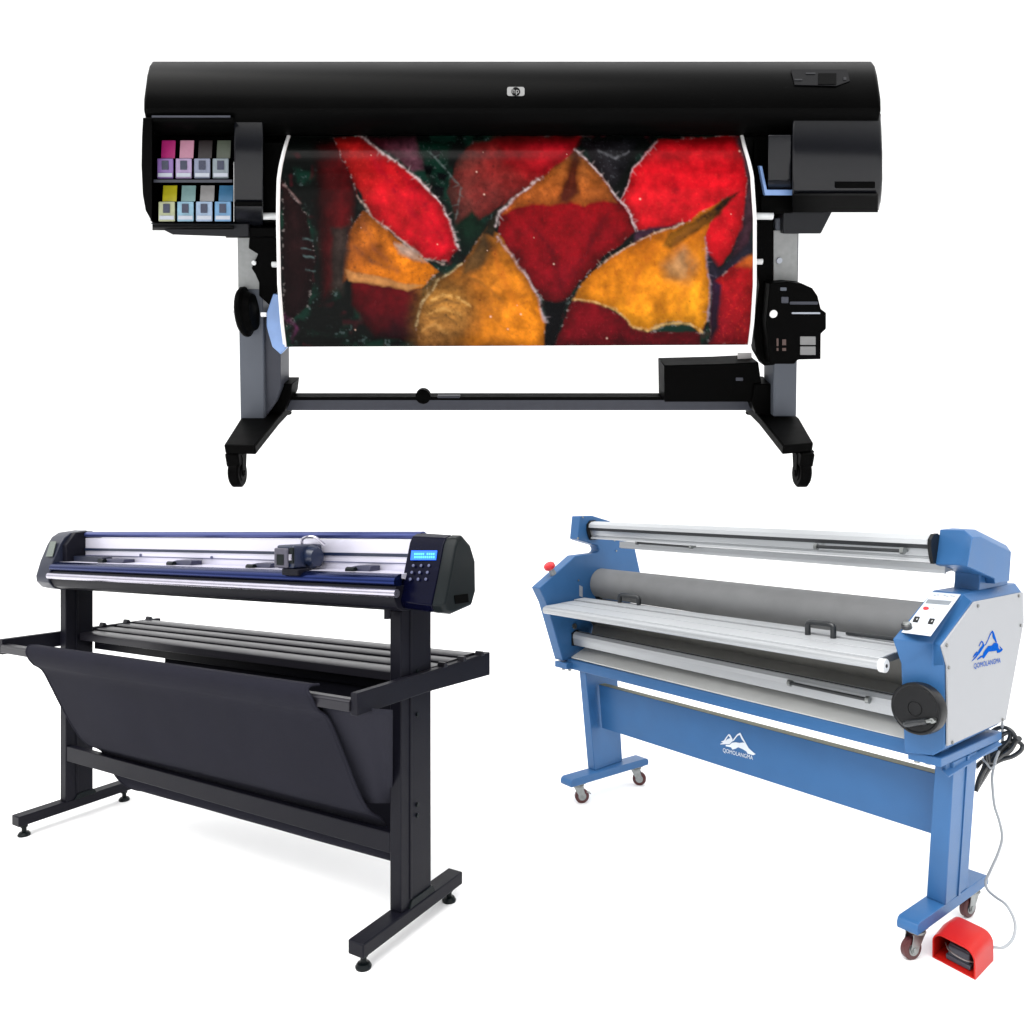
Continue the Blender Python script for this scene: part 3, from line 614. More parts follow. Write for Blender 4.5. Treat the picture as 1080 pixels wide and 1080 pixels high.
    # cloth sling: (y, z, x0, x1)
    path = [(-.012, .725, .182, 1.478), (-.042, .728, .182, 1.478), (-.051, .718, .182, 1.478), (-.052, .700, .184, 1.492), (-.036, .670, .186, 1.496), (.000, .640, .186, 1.500), (.030, .582, .184, 1.503), (.062, .512, .183, 1.506), (.095, .440, .186, 1.508), (.124, .384, .19, 1.510), (.152, .346, .198, 1.513), (.185, .322, .208, 1.516),
            (.205, .295, .214, 1.52), (.214, .260, .23, 1.525), (.214, .225, .26, 1.53), (.218, .196, .32, 1.532), (.240, .183, .38, 1.535), (.268, .20, .40, 1.54), (.283, .27, .405, 1.545), (.295, .38, .41, 1.55), (.302, .52, .415, 1.56), (.305, .655, .42, 1.565)]
    sp = spline([Vector((y, z, 0)) for y, z, *_ in path], 4); sx = spline([Vector((a_, b_, 0)) for *_, a_, b_ in path], 4)
    nx = 90; rings = []
    for j, (p, q) in enumerate(zip(sp, sx)):
        row = []
        for i in range(nx+1):
            s_ = i/nx; x = q.x+(q.y-q.x)*s_
            t = j/len(sp); amp = .010*math.sin(min(1, t*1.5)*math.pi)**2 if t < .67 else .003
            w = amp*(math.sin(s_*7+t*3)*.6+math.sin(s_*21+1+t*5)*.25+.5*math.sin(s_*math.pi))
            zz = p.y + (.012*s_ if t < .3 else .012*s_)
            if j > 4*4: row.append((x, p.x-(abs(w) if t < .4 else w)*.6, zz))
            else: row.append((x, p.x, zz-(.012-.0065)*0))
        rings.append(row)
    mb = MB(); mb.loft(rings, caps=False, closed=False)
    ob = mb.build('catch_cloth', M['cloth'], T, angle=180)
    so = ob.modifiers.new('thick', 'SOLIDIFY'); so.thickness = .003; so.offset = 0
    fl = []  # added flap, angled to catch light, standing in for the lit back cloth
    for k in range(15):
        t = k/14; v = 743+t*104; ul = 334+t*44; yl = -.030+t*.155
        fl.append([F.at(ul+(414-ul)*i/12, v+(6 if t < .9 else 3)*i/12*(1-t), 'y', yl+.012+.05*i/12+.006*math.sin(i*.7)) for i in range(13)])
    sf = MB().loft(fl, caps=False, closed=False).build('cloth_lit_flap', M['cloth_lit'], T, parent=ob, angle=180)
    so = sf.modifiers.new('thick', 'SOLIDIFY'); so.thickness = .002; so.offset = 0
    hem = MB(); hem.tube([r[0] for r in rings], .004, 8); hem.tube([r[-1] for r in rings], .004, 8)
    hem.build_each('cloth_hem', M['cloth'], T, parent=ob)
build_cutter()

# ================================================================== THE WIDE FORMAT PRINTER
def build_printer():
    F = PRN; T = Thing('wide_format_printer', 'black wide-format printer with open ink cartridge bay and a red leaf print, topmost machine', 'printer', F, (0, 0, -.15))
    def Z(v, y): return F.at(540, v, 'y', y).z
    def px(u, z, y=-.1):
        """x of the picture column u at height z, depth y"""
        r = F.ray(u, 540)
        P_ = F.t + F.c[1]*y + F.c[2]*z
        return (u-540)/800*P_.z
    def shell(prof, fa, fb, name, m, parent=None, bevel=.004, mids=()):
        """extrude a (y,z) profile between two x functions"""
        rings = [[(f(z, y), y, z) for y, z in prof] for f in (fa, *mids, fb)]
        return MB().loft(rings).build(name, m, T, parent=parent, bevel=bevel)
    FR = [(248, .02), (243, -.045), (228, -.095), (205, -.125), (175, -.137), (145, -.134), (124, -.126), (104, -.118), (90, -.098), (78, -.065), (69, -.02), (64.5, .045)]
    fz = [Z(v, y) for v, y in FR]; fy = [y for v, y in FR]; fv = [v for v, y in FR]
    def edge(z, us, yy=None):
        y = np.interp(z, fz, fy) if yy is None else yy; v = np.interp(z, fz, fv)
        return px(np.interp(v, [62, 66, 72, 90, 130, 165, 200, 225, 236, 248], us), z, y)
    def xl(z): return edge(z, [163, 158, 156.5, 153.5, 150, 148.5, 149, 153, 157, 165])
    def xr(z, yy=None): return edge(z, [917, 922, 924, 927, 931, 932.5, 931.5, 928, 926, 924], yy)
    L = lambda z, y: xl(z); R = lambda z, y: xr(z)
    def U(u): return lambda z, y: px(u, z, y)
    # hood over the full width
    hv = [(142, -.055), (130, -.105), (116.5, -.125), (104, -.118), (90, -.098), (78, -.065), (69, -.02), (64.5, .045)]
    hood = [(y, Z(v, y)) for v, y in hv]; zt = hood[-1][1]
    hood += [(.14, zt-.075), (.26, zt-.20), (.26, .80), (.0, .80), (-.02, Z(143, -.02))]
    body = shell(hood, L, R, 'hood', M['pblack'], bevel=.006, mids=(lambda z, y: xl(z)*.985, lambda z, y: xr(z)*.985))
    # dark recess behind the paper path
    shell([(.03, .58), (.03, .84), (.25, .84), (.25, .58)], U(262), U(838), 'back_plate', M['pdark'], bevel=.002)
    # left lower module with the ink bay
    lv = [(248, .02), (243, -.045), (228, -.095), (205, -.125), (175, -.137), (145, -.134), (124, -.126)]
    low = [(y, Z(v, y)) for v, y in lv]
    back = [(.0, Z(121, -.12)-.0), (.25, .82), (.25, .60)]
    full = low+[(-.03, low[-1][1]+.0)]+[(.25, .86), (.25, .74)]
    lv2 = [(235, .0), (232, -.06), (222, -.098), (205, -.122), (175, -.135), (145, -.134), (124, -.126)]
    fl2 = [(y, Z(v, y)) for v, y in lv2]+[(-.03, low[-1][1])]+[(.25, .86), (.25, .72)]
    MB().loft([[(xl(z)+.0, y, z) for y, z in fl2], [(px(160.5, z, y), y, z) for y, z in fl2]]).build('bay_side', M['pblack'], T, bevel=.006)
    bay = MB()
    nt = [(y, Z(v, y)) for v, y in ((243, .02), (243, -.04), (240, -.078), (238.5, -.085), (238.5, .01), (129, .01), (129, -.122), (124, -.127))]+[(-.03, low[-1][1]), (.25, .86), (.25, .74)]
    bay.loft([[(px(160.6, z, y), y, z) for y, z in nt], [(px(246.5, z, y), y, z) for y, z in nt]]); bo = bay.build('ink_bay', M['pdark'], T, bevel=.002)
    MB().loft([[(px(u, z, y), y, z) for y, z in ((-.128, Z(122.5, -.128)), (-.133, Z(121.8, -.133)), (-.133, Z(123.6, -.133)), (-.128, Z(124.2, -.128)))] for u in (160, 243)]).build('bay_trim', M['pbar'], T, parent=bo)
    sv = [(252, .02), (248, -.045), (236, -.075), (215, -.11), (180, -.133), (145, -.134), (124, -.126)]
    st = [(y, Z(v, y)) for v, y in sv]+[(-.03, low[-1][1]), (.25, .86), (.25, .74)]
    st = [(y, Z(v, y)) for v, y in ((244, .02), (240, -.03), (228, -.075), (210, -.112), (190, -.128), (172, -.132), (156, -.129), (142, -.120), (130, -.108), (122, -.098))]+[(-.03, low[-1][1]), (.25, .86), (.25, .74)]
    MB().loft([[(px(246.8, z, y), y, z) for y, z in st], [(px(277.5, z, y), y, z) for y, z in st]]).build('bay_pillar', M['psatin'], T, bevel=.004)
    MB().loft([[(px(u, z, y), y, z) for y, z in ((-.045, Z(214, -.045)), (-.115, Z(213, -.115)), (-.115, Z(216, -.115)), (-.045, Z(222, -.045)))] for u in (247, 277)]).build('pillar_seam', M['pdark'], T)
    MB().loft([[(px(u, z, y), y, z) for y, z in ((.0, Z(251, .0)), (-.04, Z(250, -.04)), (-.05, Z(240, -.05)), (.0, Z(236, .0)))] for u in (238, 292)]).build('leg_mount', M['pdark'], T, bevel=.003)
    MB().plate([F.at(u, v, 'y', -.055) for u, v in ((157.5, 235), (182, 247.5), (240, 249.5), (262, 249.5), (262, 236))], (0, .1, 0)).build('bay_skirt', M['pmid'], T, bevel=.002)
    # inner cheek left between pillar and paper
    MB().loft([[(px(u, z, y), y, z) for y, z in ((.0, .62), (-.03, Z(235, -.03)), (-.06, Z(190, -.06)), (-.06, Z(150, -.06)), (-.01, Z(142, -.01)), (.1, .82), (.1, .62))] for u in (278, 300)]).build('inner_cheek', M['pdark'], T, bevel=.002)
    # ink cartridges, two rows of four
    rows = [(165.5, 243.5, 148, 167, 188.5, [(200, 38, 128), (214, 150, 176), (34, 24, 26), (84, 92, 78)], [(150, 112, 190), (184, 160, 205), (140, 148, 176), (142, 156, 166)]),
            (167, 246, 195.5, 212.5, 233.5, [(206, 196, 30), (140, 178, 178), (170, 168, 168), (70, 132, 178)], [(186, 192, 150), (142, 190, 216), (160, 186, 218), (104, 160, 208)])]
    names = [['magenta', 'pale pink', 'black', 'olive grey'], ['yellow', 'pale teal', 'light grey', 'blue']]
    for ri, (ua, ub, v0, v1, v2, tops, bots) in enumerate(rows):
        w = (ub-ua)/4
        for k in range(4):
            u0 = ua+k*w+1.2; u1 = ua+(k+1)*w-1.2
            def q(u, v, y): z = Z(v, y); return Vector((px(u, z, y), y, z))
            m = mat('ink_label', [c_*.8 for c_ in tops[k]], .35, noise=.08, nscale=60); m2 = mat('ink_case', [c_*.72 for c_ in bots[k]], .3, noise=.12, nscale=80)
            c = MB().loft([[q(u0-1, v2, -.10), q(u1-1, v2, -.10), q(u1-1, v2, -.02), q(u0-1, v2, -.02)], [q(u0-1, v1, -.10), q(u1-1, v1, -.10), q(u1-1, v1+3, -.02), q(u0-1, v1+3, -.02)]]).build('ink_cartridge', m2, T, bevel=.0025, label='%s ink cartridge' % names[ri][k])
            MB().loft([[q(u0+3, v1, -.090), q(u1+.6, v1, -.090), q(u1+.6, v1, -.02), q(u0+3, v1, -.02)], [q(u0+4, v0, -.070), q(u1+1.5, v0, -.070), q(u1+1.5, v0, -.02), q(u0+4, v0, -.02)]]).build('colour_tab', m, T, parent=c, bevel=.001)
            MB().plate([q(u0+4, v1+2.5, -.1012), q(u0+11.0, v1+2.5, -.1012), q(u0+11.0, v1+12, -.1012), q(u0+4, v1+12, -.1012)], (0, -.0015, 0)).build('contact_window', mat('contact_window', (18, 26, 52), .25), T, parent=c)
            MB().plate([q(u0, v2-6, -.1012), q(u1-2, v2-6, -.1012), q(u1-2, v2-2, -.1012), q(u0, v2-2, -.1012)], (0, -.001, 0)).build('case_lip', M['ink_grey'], T, parent=c)
    sh = MB().loft([[(px(u, z, y), y, z) for y, z in ((.0, Z(189, .0)), (-.11, Z(189.5, -.11)), (-.11, Z(192.5, -.11)), (.0, Z(192, .0)))] for u in (162, 245)]).build('bay_shelf', M['pbar'], T, parent=bo)
    # right lower module
    rv = [(222, .04), (222, -.05), (214, -.092), (203, -.118), (190, -.132), (176, -.137), (162, -.136), (148, -.129), (134, -.117), (124, -.105), (118.5, -.098)]
    rt = [(y, Z(v, y)) for v, y in rv]+[(-.03, Z(118, -.127)), (.25, .86), (.25, .74)]
    rm = MB().loft([[(px(835.5, z, y), y, z) for y, z in rt], [(xr(z, min(y, -.03))*.985, y, z) for y, z in rt], [(xr(z, min(y, -.03)), y*.96, z) for y, z in rt]]).build('service_cover', M['psatin'], T, bevel=.006)
    MB().loft([[(px(u, z, y), y, z) for y, z in ((-.126, Z(204, -.118)), (-.124, Z(204, -.124)), (-.06, Z(224, -.06)), (-.04, Z(224, -.04)))] for u in (836, 926)]).build('cover_skirt', M['pblack'], T, bevel=.001)
    MB().loft([[(px(u, z, y), y, z) for y, z in ((-.10, Z(192, -.10)), (-.1335, Z(192, -.1335)), (-.127, Z(198.5, -.127)), (-.10, Z(198.5, -.10)))] for u in (881, 923)]).build('cover_slot', M['pdark'], T, parent=rm, bevel=.001)
    MB().loft([[(px(u, z, y), y, z) for y, z in ((-.10, Z(117.3, -.10)), (-.103, Z(117.3, -.103)), (-.111, Z(125, -.111)), (-.10, Z(125, -.10)))] for u in (880, 891)]).build('cover_badge', M['pgrey'], T, parent=rm, bevel=.001)
    # pillar right of the paper
    MB().loft([[(px(u, z, y), y, z) for y, z in [(yy, Z(v, yy)) for v, yy in ((203, .02), (203, -.06), (190, -.11), (165, -.125), (142, -.118))]+[(.1, .86)]] for u in (810, 835)]).build('paper_pillar', M['psatin'], T, bevel=.003)
    def blk(pts, y0, y1, name, m, parent=None, bevel=.003, label=None):
        """solid block: outline given on its front face at depth y0, running back to y1"""
        a = [F.at(u, v, 'y', y0) for u, v in pts]
        return MB().plate(a, (0, y1-y0, 0)).build(name, m, T, parent=parent, bevel=bevel, label=label)
    blk([(801, 175), (804, 175), (809, 200), (837, 200), (837, 206), (807, 206)], -.08, -.06, 'paper_lip', M['blue_guide'], bevel=.001)
    blk([(795, 142), (811, 142), (811, 235), (795, 235)], -.02, .1, 'inner_cheek', M['pdark'])
    blk([(802, 206), (837, 206), (837, 226), (802, 226)], -.03, .1, 'inner_skirt', M['pdark'])
    blk([(826, 223), (878, 223), (866, 246.5), (826, 246.5)], -.03, .12, 'leg_mount', M['pmid'])
    # control panel marks on the hood and badge in the middle
    def hoodpt(u, v, l=0):
        (ya, za), (yb, zb) = [(y, z) for y, z in hood[3:5]]
        n = Vector((0, -(zb-za), (yb-ya))).normalized(); n = n if n.y < 0 else -n
        return F.on(u, v, Vector((0, ya, za))+n*l, n), n
    def hp(pts, lift, th, name, m, parent=body, seg0=3, bevel=0):
        (ya, za), (yb, zb) = hood[seg0], hood[seg0+1]
        n = Vector((0, -(zb-za), (yb-ya))).normalized(); n = n if n.y < 0 else -n
        return MB().plate([F.on(u, v, Vector((0, ya, za))+n*lift, n) for u, v in pts], n*th).build(name, m, T, parent=parent, bevel=bevel)
    hp([(834, 74), (893, 74), (896, 86), (882, 91), (838, 90)], .001, .002, 'operator_panel', M['ppanel'], seg0=4)
    hp([(838, 83.5), (846, 83.5), (846, 85), (838, 85)], .0035, .001, 'panel_mark', M['pmid'], seg0=4)
    hp([(850, 76.8), (860, 76.8), (860, 78.3), (850, 78.3)], .0035, .001, 'panel_mark', M['pmid'], seg0=4)
    hp([(863, 77.5), (882, 77.5), (882, 89), (863, 89)], .0035, .001, 'panel_display', M['pblack'], seg0=4)
    hp([(889.5, 81.5), (892.5, 81.5), (892.5, 84.5), (889.5, 84.5)], .0035, .001, 'panel_mark', M['pmid'], seg0=4)
    rr = []
    for cx_, cy_, a0 in ((551, 94.2, -90), (551, 99.2, 0), (537, 99.2, 90), (537, 94.2, 180)):
        for k in range(5):
            a = math.radians(a0+k*22.5); rr.append((cx_+2.2*math.cos(a), cy_+2.2*math.sin(a)))
    hp(rr, .001, .0015, 'round_badge', M['pgrey2'], seg0=3)
    hp([(544+4.6*math.cos(a), 96.7+4.6*math.sin(a)) for a in [k*math.pi/12 for k in range(24)]], .0027, .001, 'badge_disc', M['pblack'], seg0=3)
    o_, n_ = hoodpt(540.6, 100.2, .0042); o2, _ = hoodpt(547.3, 100.2, .0042); o3, _ = hoodpt(540.6, 93.0, .0042)
    text_mb('hp', o_, (o2-o_), (o3-o_), (o3-o_).length, (o2-o_).length, thick=.0).build('badge_lettering', M['pgrey2'], T, parent=body)
    # ---- stand
    zb = 0.0
    def post(o0, o1, i0, i1, v0, v1, side, name):
        a = [F.at(o0, v0, 'y', 0), F.at(i0, v0, 'y', 0), F.at(i1, v1, 'y', 0), F.at(o1, v1, 'y', 0)]
        a = [a[0], a[1], a[2], a[3]]
        return MB().plate(a, (0, .11, 0)).build(name, M['pgrey'], T, bevel=.004)
    lp = post(250, 253.5, 276, 279, 236, 443.5, -1, 'leg')
    MB().plate([F.at(u, v, 'y', -.003) for u, v in ((250.3, 249), (276, 249), (276.5, 305), (251.2, 305))], (0, .006, 0)).build('leg_sleeve', M['plight'], T, parent=lp, bevel=.001)
    rp = post(818, 815.5, 843, 840, 230, 439.5, 1, 'leg')
    MB().plate([F.at(u, v, 'y', -.003) for u, v in ((816, 243), (841.5, 243), (841, 302), (816, 302))], (0, .006, 0)).build('leg_sleeve', M['plight'], T, parent=rp, bevel=.001)
    # inner side plates of the legs
    MB().plate([F.at(u, v, 'y', .02) for u, v in ((279, 330), (295.5, 330), (296, 410), (290, 425), (280, 440))], (0, .11, 0)).build('leg_web', M['pbar'], T, bevel=.003)
    def foot(pts, name):
        a = [F.at(u, v, 'z', 0) if len(q) == 2 else None for q in pts for u, v in [q]]
        return a
    for (fo, fi, bi, bo_), nm in ((((236, 469), (268.6, 470), (-.806, .31), (-.93, .31)), 'foot'), (((858.2, 467), (826.5, 470), (.856, .31), (.985, .31)), 'foot')):
        a, b = F.at(*fo, 'z', 0), F.at(*fi, 'z', 0)
        c_, d_ = Vector((bi[0], bi[1], 0)), Vector((bo_[0], bo_[1], 0))
        e_ = Vector((bo_[0], .0, 0)); g_ = Vector((bi[0], .02, 0))
        top = [a, b, g_, c_, d_, e_]
        MB().plate(top, (0, 0, -.030)).build(nm, M['pdark'], T, bevel=.005)
    for u, y in ((252.5, -.225), (843.5, -.225)):
        z = -.09; x = (u-540)/800*(F.t+F.c[1]*y+F.c[2]*z).z
        c = castor(T, x, y, -.030, -.15, math.radians(-90), .046, .034, M['pdark'], M['pdark'])
        MB().box(x-.021, x+.021, y-.055, y+.015, -.075, -.030).build('castor_hood', M['pdark'], T, parent=c, bevel=.006)
    for x in (-.85, .90):
        MB().lathe((x, .25, -.15), (0, 0, 1), [(.09, .02), (.096, .022), (.102, .016), (.104, .012), (.12, .012)], 20).build('rear_glide', M['pdark'], T)
    # cross bar and things clamped on it
    cb = MB().box(-.83, .87, .10, .15, -.0025, .0455).build('cross_bar', M['pbar'], T, bevel=.003)
    MB().box(-.83, .87, .098, .15, .036, .0475).build('bar_edge', M['pdark'], T, parent=cb)
    kx = F.at(446, 418, 'y', .09)
    MB().lathe((kx.x, .085, .050), (0, 1, 0), [(0, .014), (.006, .026), (.03, .026), (.036, .014)], 24).build('clamp_knob', M['pdark'], T)
    MB().box(kx.x+.05, kx.x+.13, .09, .12, .045, .052).build('clamp_pad', M['pbar'], T, bevel=.004)
    blk([(283, 405), (308, 405), (306.5, 418), (300, 434), (290, 438), (281, 443), (281, 420)], .06, .16, 'bar_bracket', M['pdark'])
    bx = blk([(700.5, 385.5), (760, 384), (800, 382), (806, 424), (701, 424)], .04, .16, 'tension_box', M['pdark'])
    blk([(778, 372), (793, 372), (793, 383), (778, 383)], .10, .105, 'clear_clip', M['white_edge'])
    blk([(776, 398), (784, 398), (784, 402), (776, 402)], .038, .045, 'box_vent', M['pbar'], parent=bx)
    blk([(796, 405), (815, 405), (815, 441), (797, 436), (793, 425)], .03, .14, 'bar_bracket', M['pdark'])
    # take-up reel parts left
    c = F.at(264, 329, 'y', -.03)
    g = MB()
    prof = []
    for k in range(18):
        pass
    g.lathe((c.x-.032, c.y, c.z), (1, 0, 0), [(0, .050), (.004, .070), (.012, .078), (.022, .078), (.026, .066), (.036, .060), (.046, .056), (.052, .03)], 22)
    gr = g.build('spool_hub', M['pdark'], T, bevel=.0015)
    pn_ = MB(); pn_.cyl((c.x-.050, c.y-.02, c.z+.004), (c.x-.03, c.y-.02, c.z+.004), .004); pn_.cyl((c.x+.050, c.y-.05, c.z), (c.x+.066, c.y-.05, c.z), .007)
    pn_.build_each('spool_pin', M['white_plastic'], T, parent=gr)
    blk([(263, 246), (296, 246), (296, 300), (284, 322), (273, 312), (273, 298), (269, 289), (265, 283), (272, 268), (262, 262)], -.01, .05, 'spindle_bracket', M['pdark'])
    blk([(288, 310), (296.5, 312), (299.5, 345), (301.5, 368), (296, 374), (287, 366), (281, 345), (281, 330)], -.02, .01, 'paper_guide', M['blue_guide'])
    sp = MB()
    for u0, u1, v, y in ((275, 294, 228, -.05), (797, 815, 228, -.05), (287, 294, 279, -.045), (797, 804, 276, -.045)):
        a, b = F.at(u0, v, 'y', y), F.at(u1, v, 'y', y); MB().cyl(a, b, .010 if v == 228 else .0085, seg=16).build('paper_stop', M['white_plastic'], T)
    a = F.at(268.5, 277, 'y', -.012); MB().cyl(a, a-Vector((0, .01, 0)), .007).build('bracket_screw', M['white_plastic'], T)
    # take-up motor right
    blk([(797.5, 230), (816, 230), (816, 262), (825, 270), (826, 280), (818, 290), (818, 385), (806, 386), (798, 372), (795, 355), (797, 330), (801, 300), (799, 290)], .0, .06, 'spindle_bracket', M['pdark'])
    mo = blk([(812, 299), (830, 297.5), (846, 299), (857, 304), (862.5, 312), (866, 326), (871.5, 330), (871.5, 347), (866, 352), (865.8, 379), (842, 379.5), (838, 384), (812, 384), (808, 340)], -.06, .04, 'take_up_motor', M['pdark'])
    blk([(833, 318), (863, 318), (863, 321.5), (833, 321.5)], -.062, -.05, 'motor_rib', M['pbar'], parent=mo)
    blk([(835, 329.3), (865.5, 329.3), (865.5, 331.5), (835, 331.5)], -.062, -.05, 'motor_rib', M['ink_grey'], parent=mo)
    for vv in ((355, 364), (365.5, 374.5)):
        blk([(844, vv[0]), (860.5, vv[0]), (860.5, vv[1]), (844, vv[1])], -.062, -.058, 'motor_label', M['pgrey2'], parent=mo)
    blk([(823, 303), (830, 303), (830, 307), (823, 307)], -.062, -.05, 'motor_latch', M['pgrey'], parent=mo)
    blk([(824, 313), (832, 313), (832, 320), (824, 320)], -.062, -.05, 'motor_latch', M['pbar'], parent=mo)
    for u, v, r, m_ in ((815.5, 331, .012, 'white_edge'),):
        a = F.at(u, v, 'y', -.06); MB().lathe(a, (0, -1, 0), [(0, r), (.004, r), (.006, r*.5), (.006, 0)], 20).build('drive_pin', M[m_], T)
    a = F.at(821, 274.5, 'y', -.0); MB().cyl(a, a-Vector((0, .012, 0)), .0085).build('bracket_screw', M['ink_grey'], T)
    lm = MB()
    for u0, v0, w, h in ((819, 357, 2, 8), (825, 358, 4, 6), (825, 367, 4, 3), (819, 367, 2, 3)):
        lm.plate([F.at(x, y, 'y', -.061) for x, y in ((u0, v0), (u0+w, v0), (u0+w, v0+h), (u0, v0+h))], (0, -.0008, 0))
    lm.build_each('warning_mark', mat('dull_orange_print', (60, 38, 32), .5), T, parent=mo)
    # ---- the print hanging from the printer: a curved sheet, coloured point by point
    W = Thing('photo_print', 'glossy print of red and orange pointed leaves hanging out of the black printer', 'print', F, (0, -.1, .28))
    NU, NV = 640, 290
    us = np.linspace(0, 1, NU); vs = np.linspace(0, 1, NV)
    vv = 143+(363.5-143)*vs
    left = np.interp(vv, [143, 150, 160, 175, 190, 230, 300, 340, 364], [305, 302.5, 299.5, 296, 293.8, 293.2, 294.5, 297.5, 300.5])
    right = np.interp(vv, [143, 155, 170, 185, 230, 300, 340, 364], [782, 785, 789.5, 793, 796, 796, 793.5, 790.5])
    bulge = np.interp(vv, [143, 150, 158, 168, 180, 200, 240, 300, 335, 352, 364], [-.035, -.062, -.080, -.094, -.104, -.112, -.118, -.118, -.112, -.100, -.085])
    ks = np.ones(9)/9
    for arr in (left, right, bulge):
        arr[:] = np.convolve(np.pad(arr, 4, 'edge'), ks, 'valid')
    verts = []; PX = np.zeros((NV, NU)); PY = np.zeros((NV, NU))
    for j in range(NV):
        u = left[j]+(right[j]-left[j])*us
        vrow = vv[j] + (1-us)*2.2*vs[j]
        PX[j] = u; PY[j] = vrow
        y = bulge[j]
        for a_, b_ in zip(u, vrow):
            p = F.at(a_, b_, 'y', y); verts.append((p.x-W.o.x, p.y-W.o.y, p.z-W.o.z))
    faces = [(j*NU+i, j*NU+i+1, (j+1)*NU+i+1, (j+1)*NU+i) for j in range(NV-1) for i in range(NU-1)]
    col = paint(PX, PY)
    col[:, :3] = lin((222, 216, 214)); col[:, -3:] = lin((222, 216, 214))
    me = bpy.data.meshes.new('photo_sheet'); me.from_pydata(verts, [], faces); me.update()
    at = me.color_attributes.new('ink', 'FLOAT_COLOR', 'POINT')
    c4 = np.ones((NV*NU, 4), dtype=np.float32); c4[:, :3] = col.reshape(-1, 3); at.data.foreach_set('color', c4.ravel())
    me.materials.append(M['print']); me.polygons.foreach_set('use_smooth', [True]*len(me.polygons))
    ob = bpy.data.objects.new('photo_sheet', me); COL.objects.link(ob); ob.parent = W.root
    so = ob.modifiers.new('thick', 'SOLIDIFY'); so.thickness = .0012; so.offset = -1
    # white paper edges, curled forward a little
    for arr, s_ in ((left, -1), (right, 1)):
        pts = []
        for j in range(0, NV, 6):
            pts.append(F.at(arr[j]+s_*.6, vv[j], 'y', bulge[j]-.002))
        MB().tube(pts, .0042, 8).build('paper_edge', M['white_edge'], W)

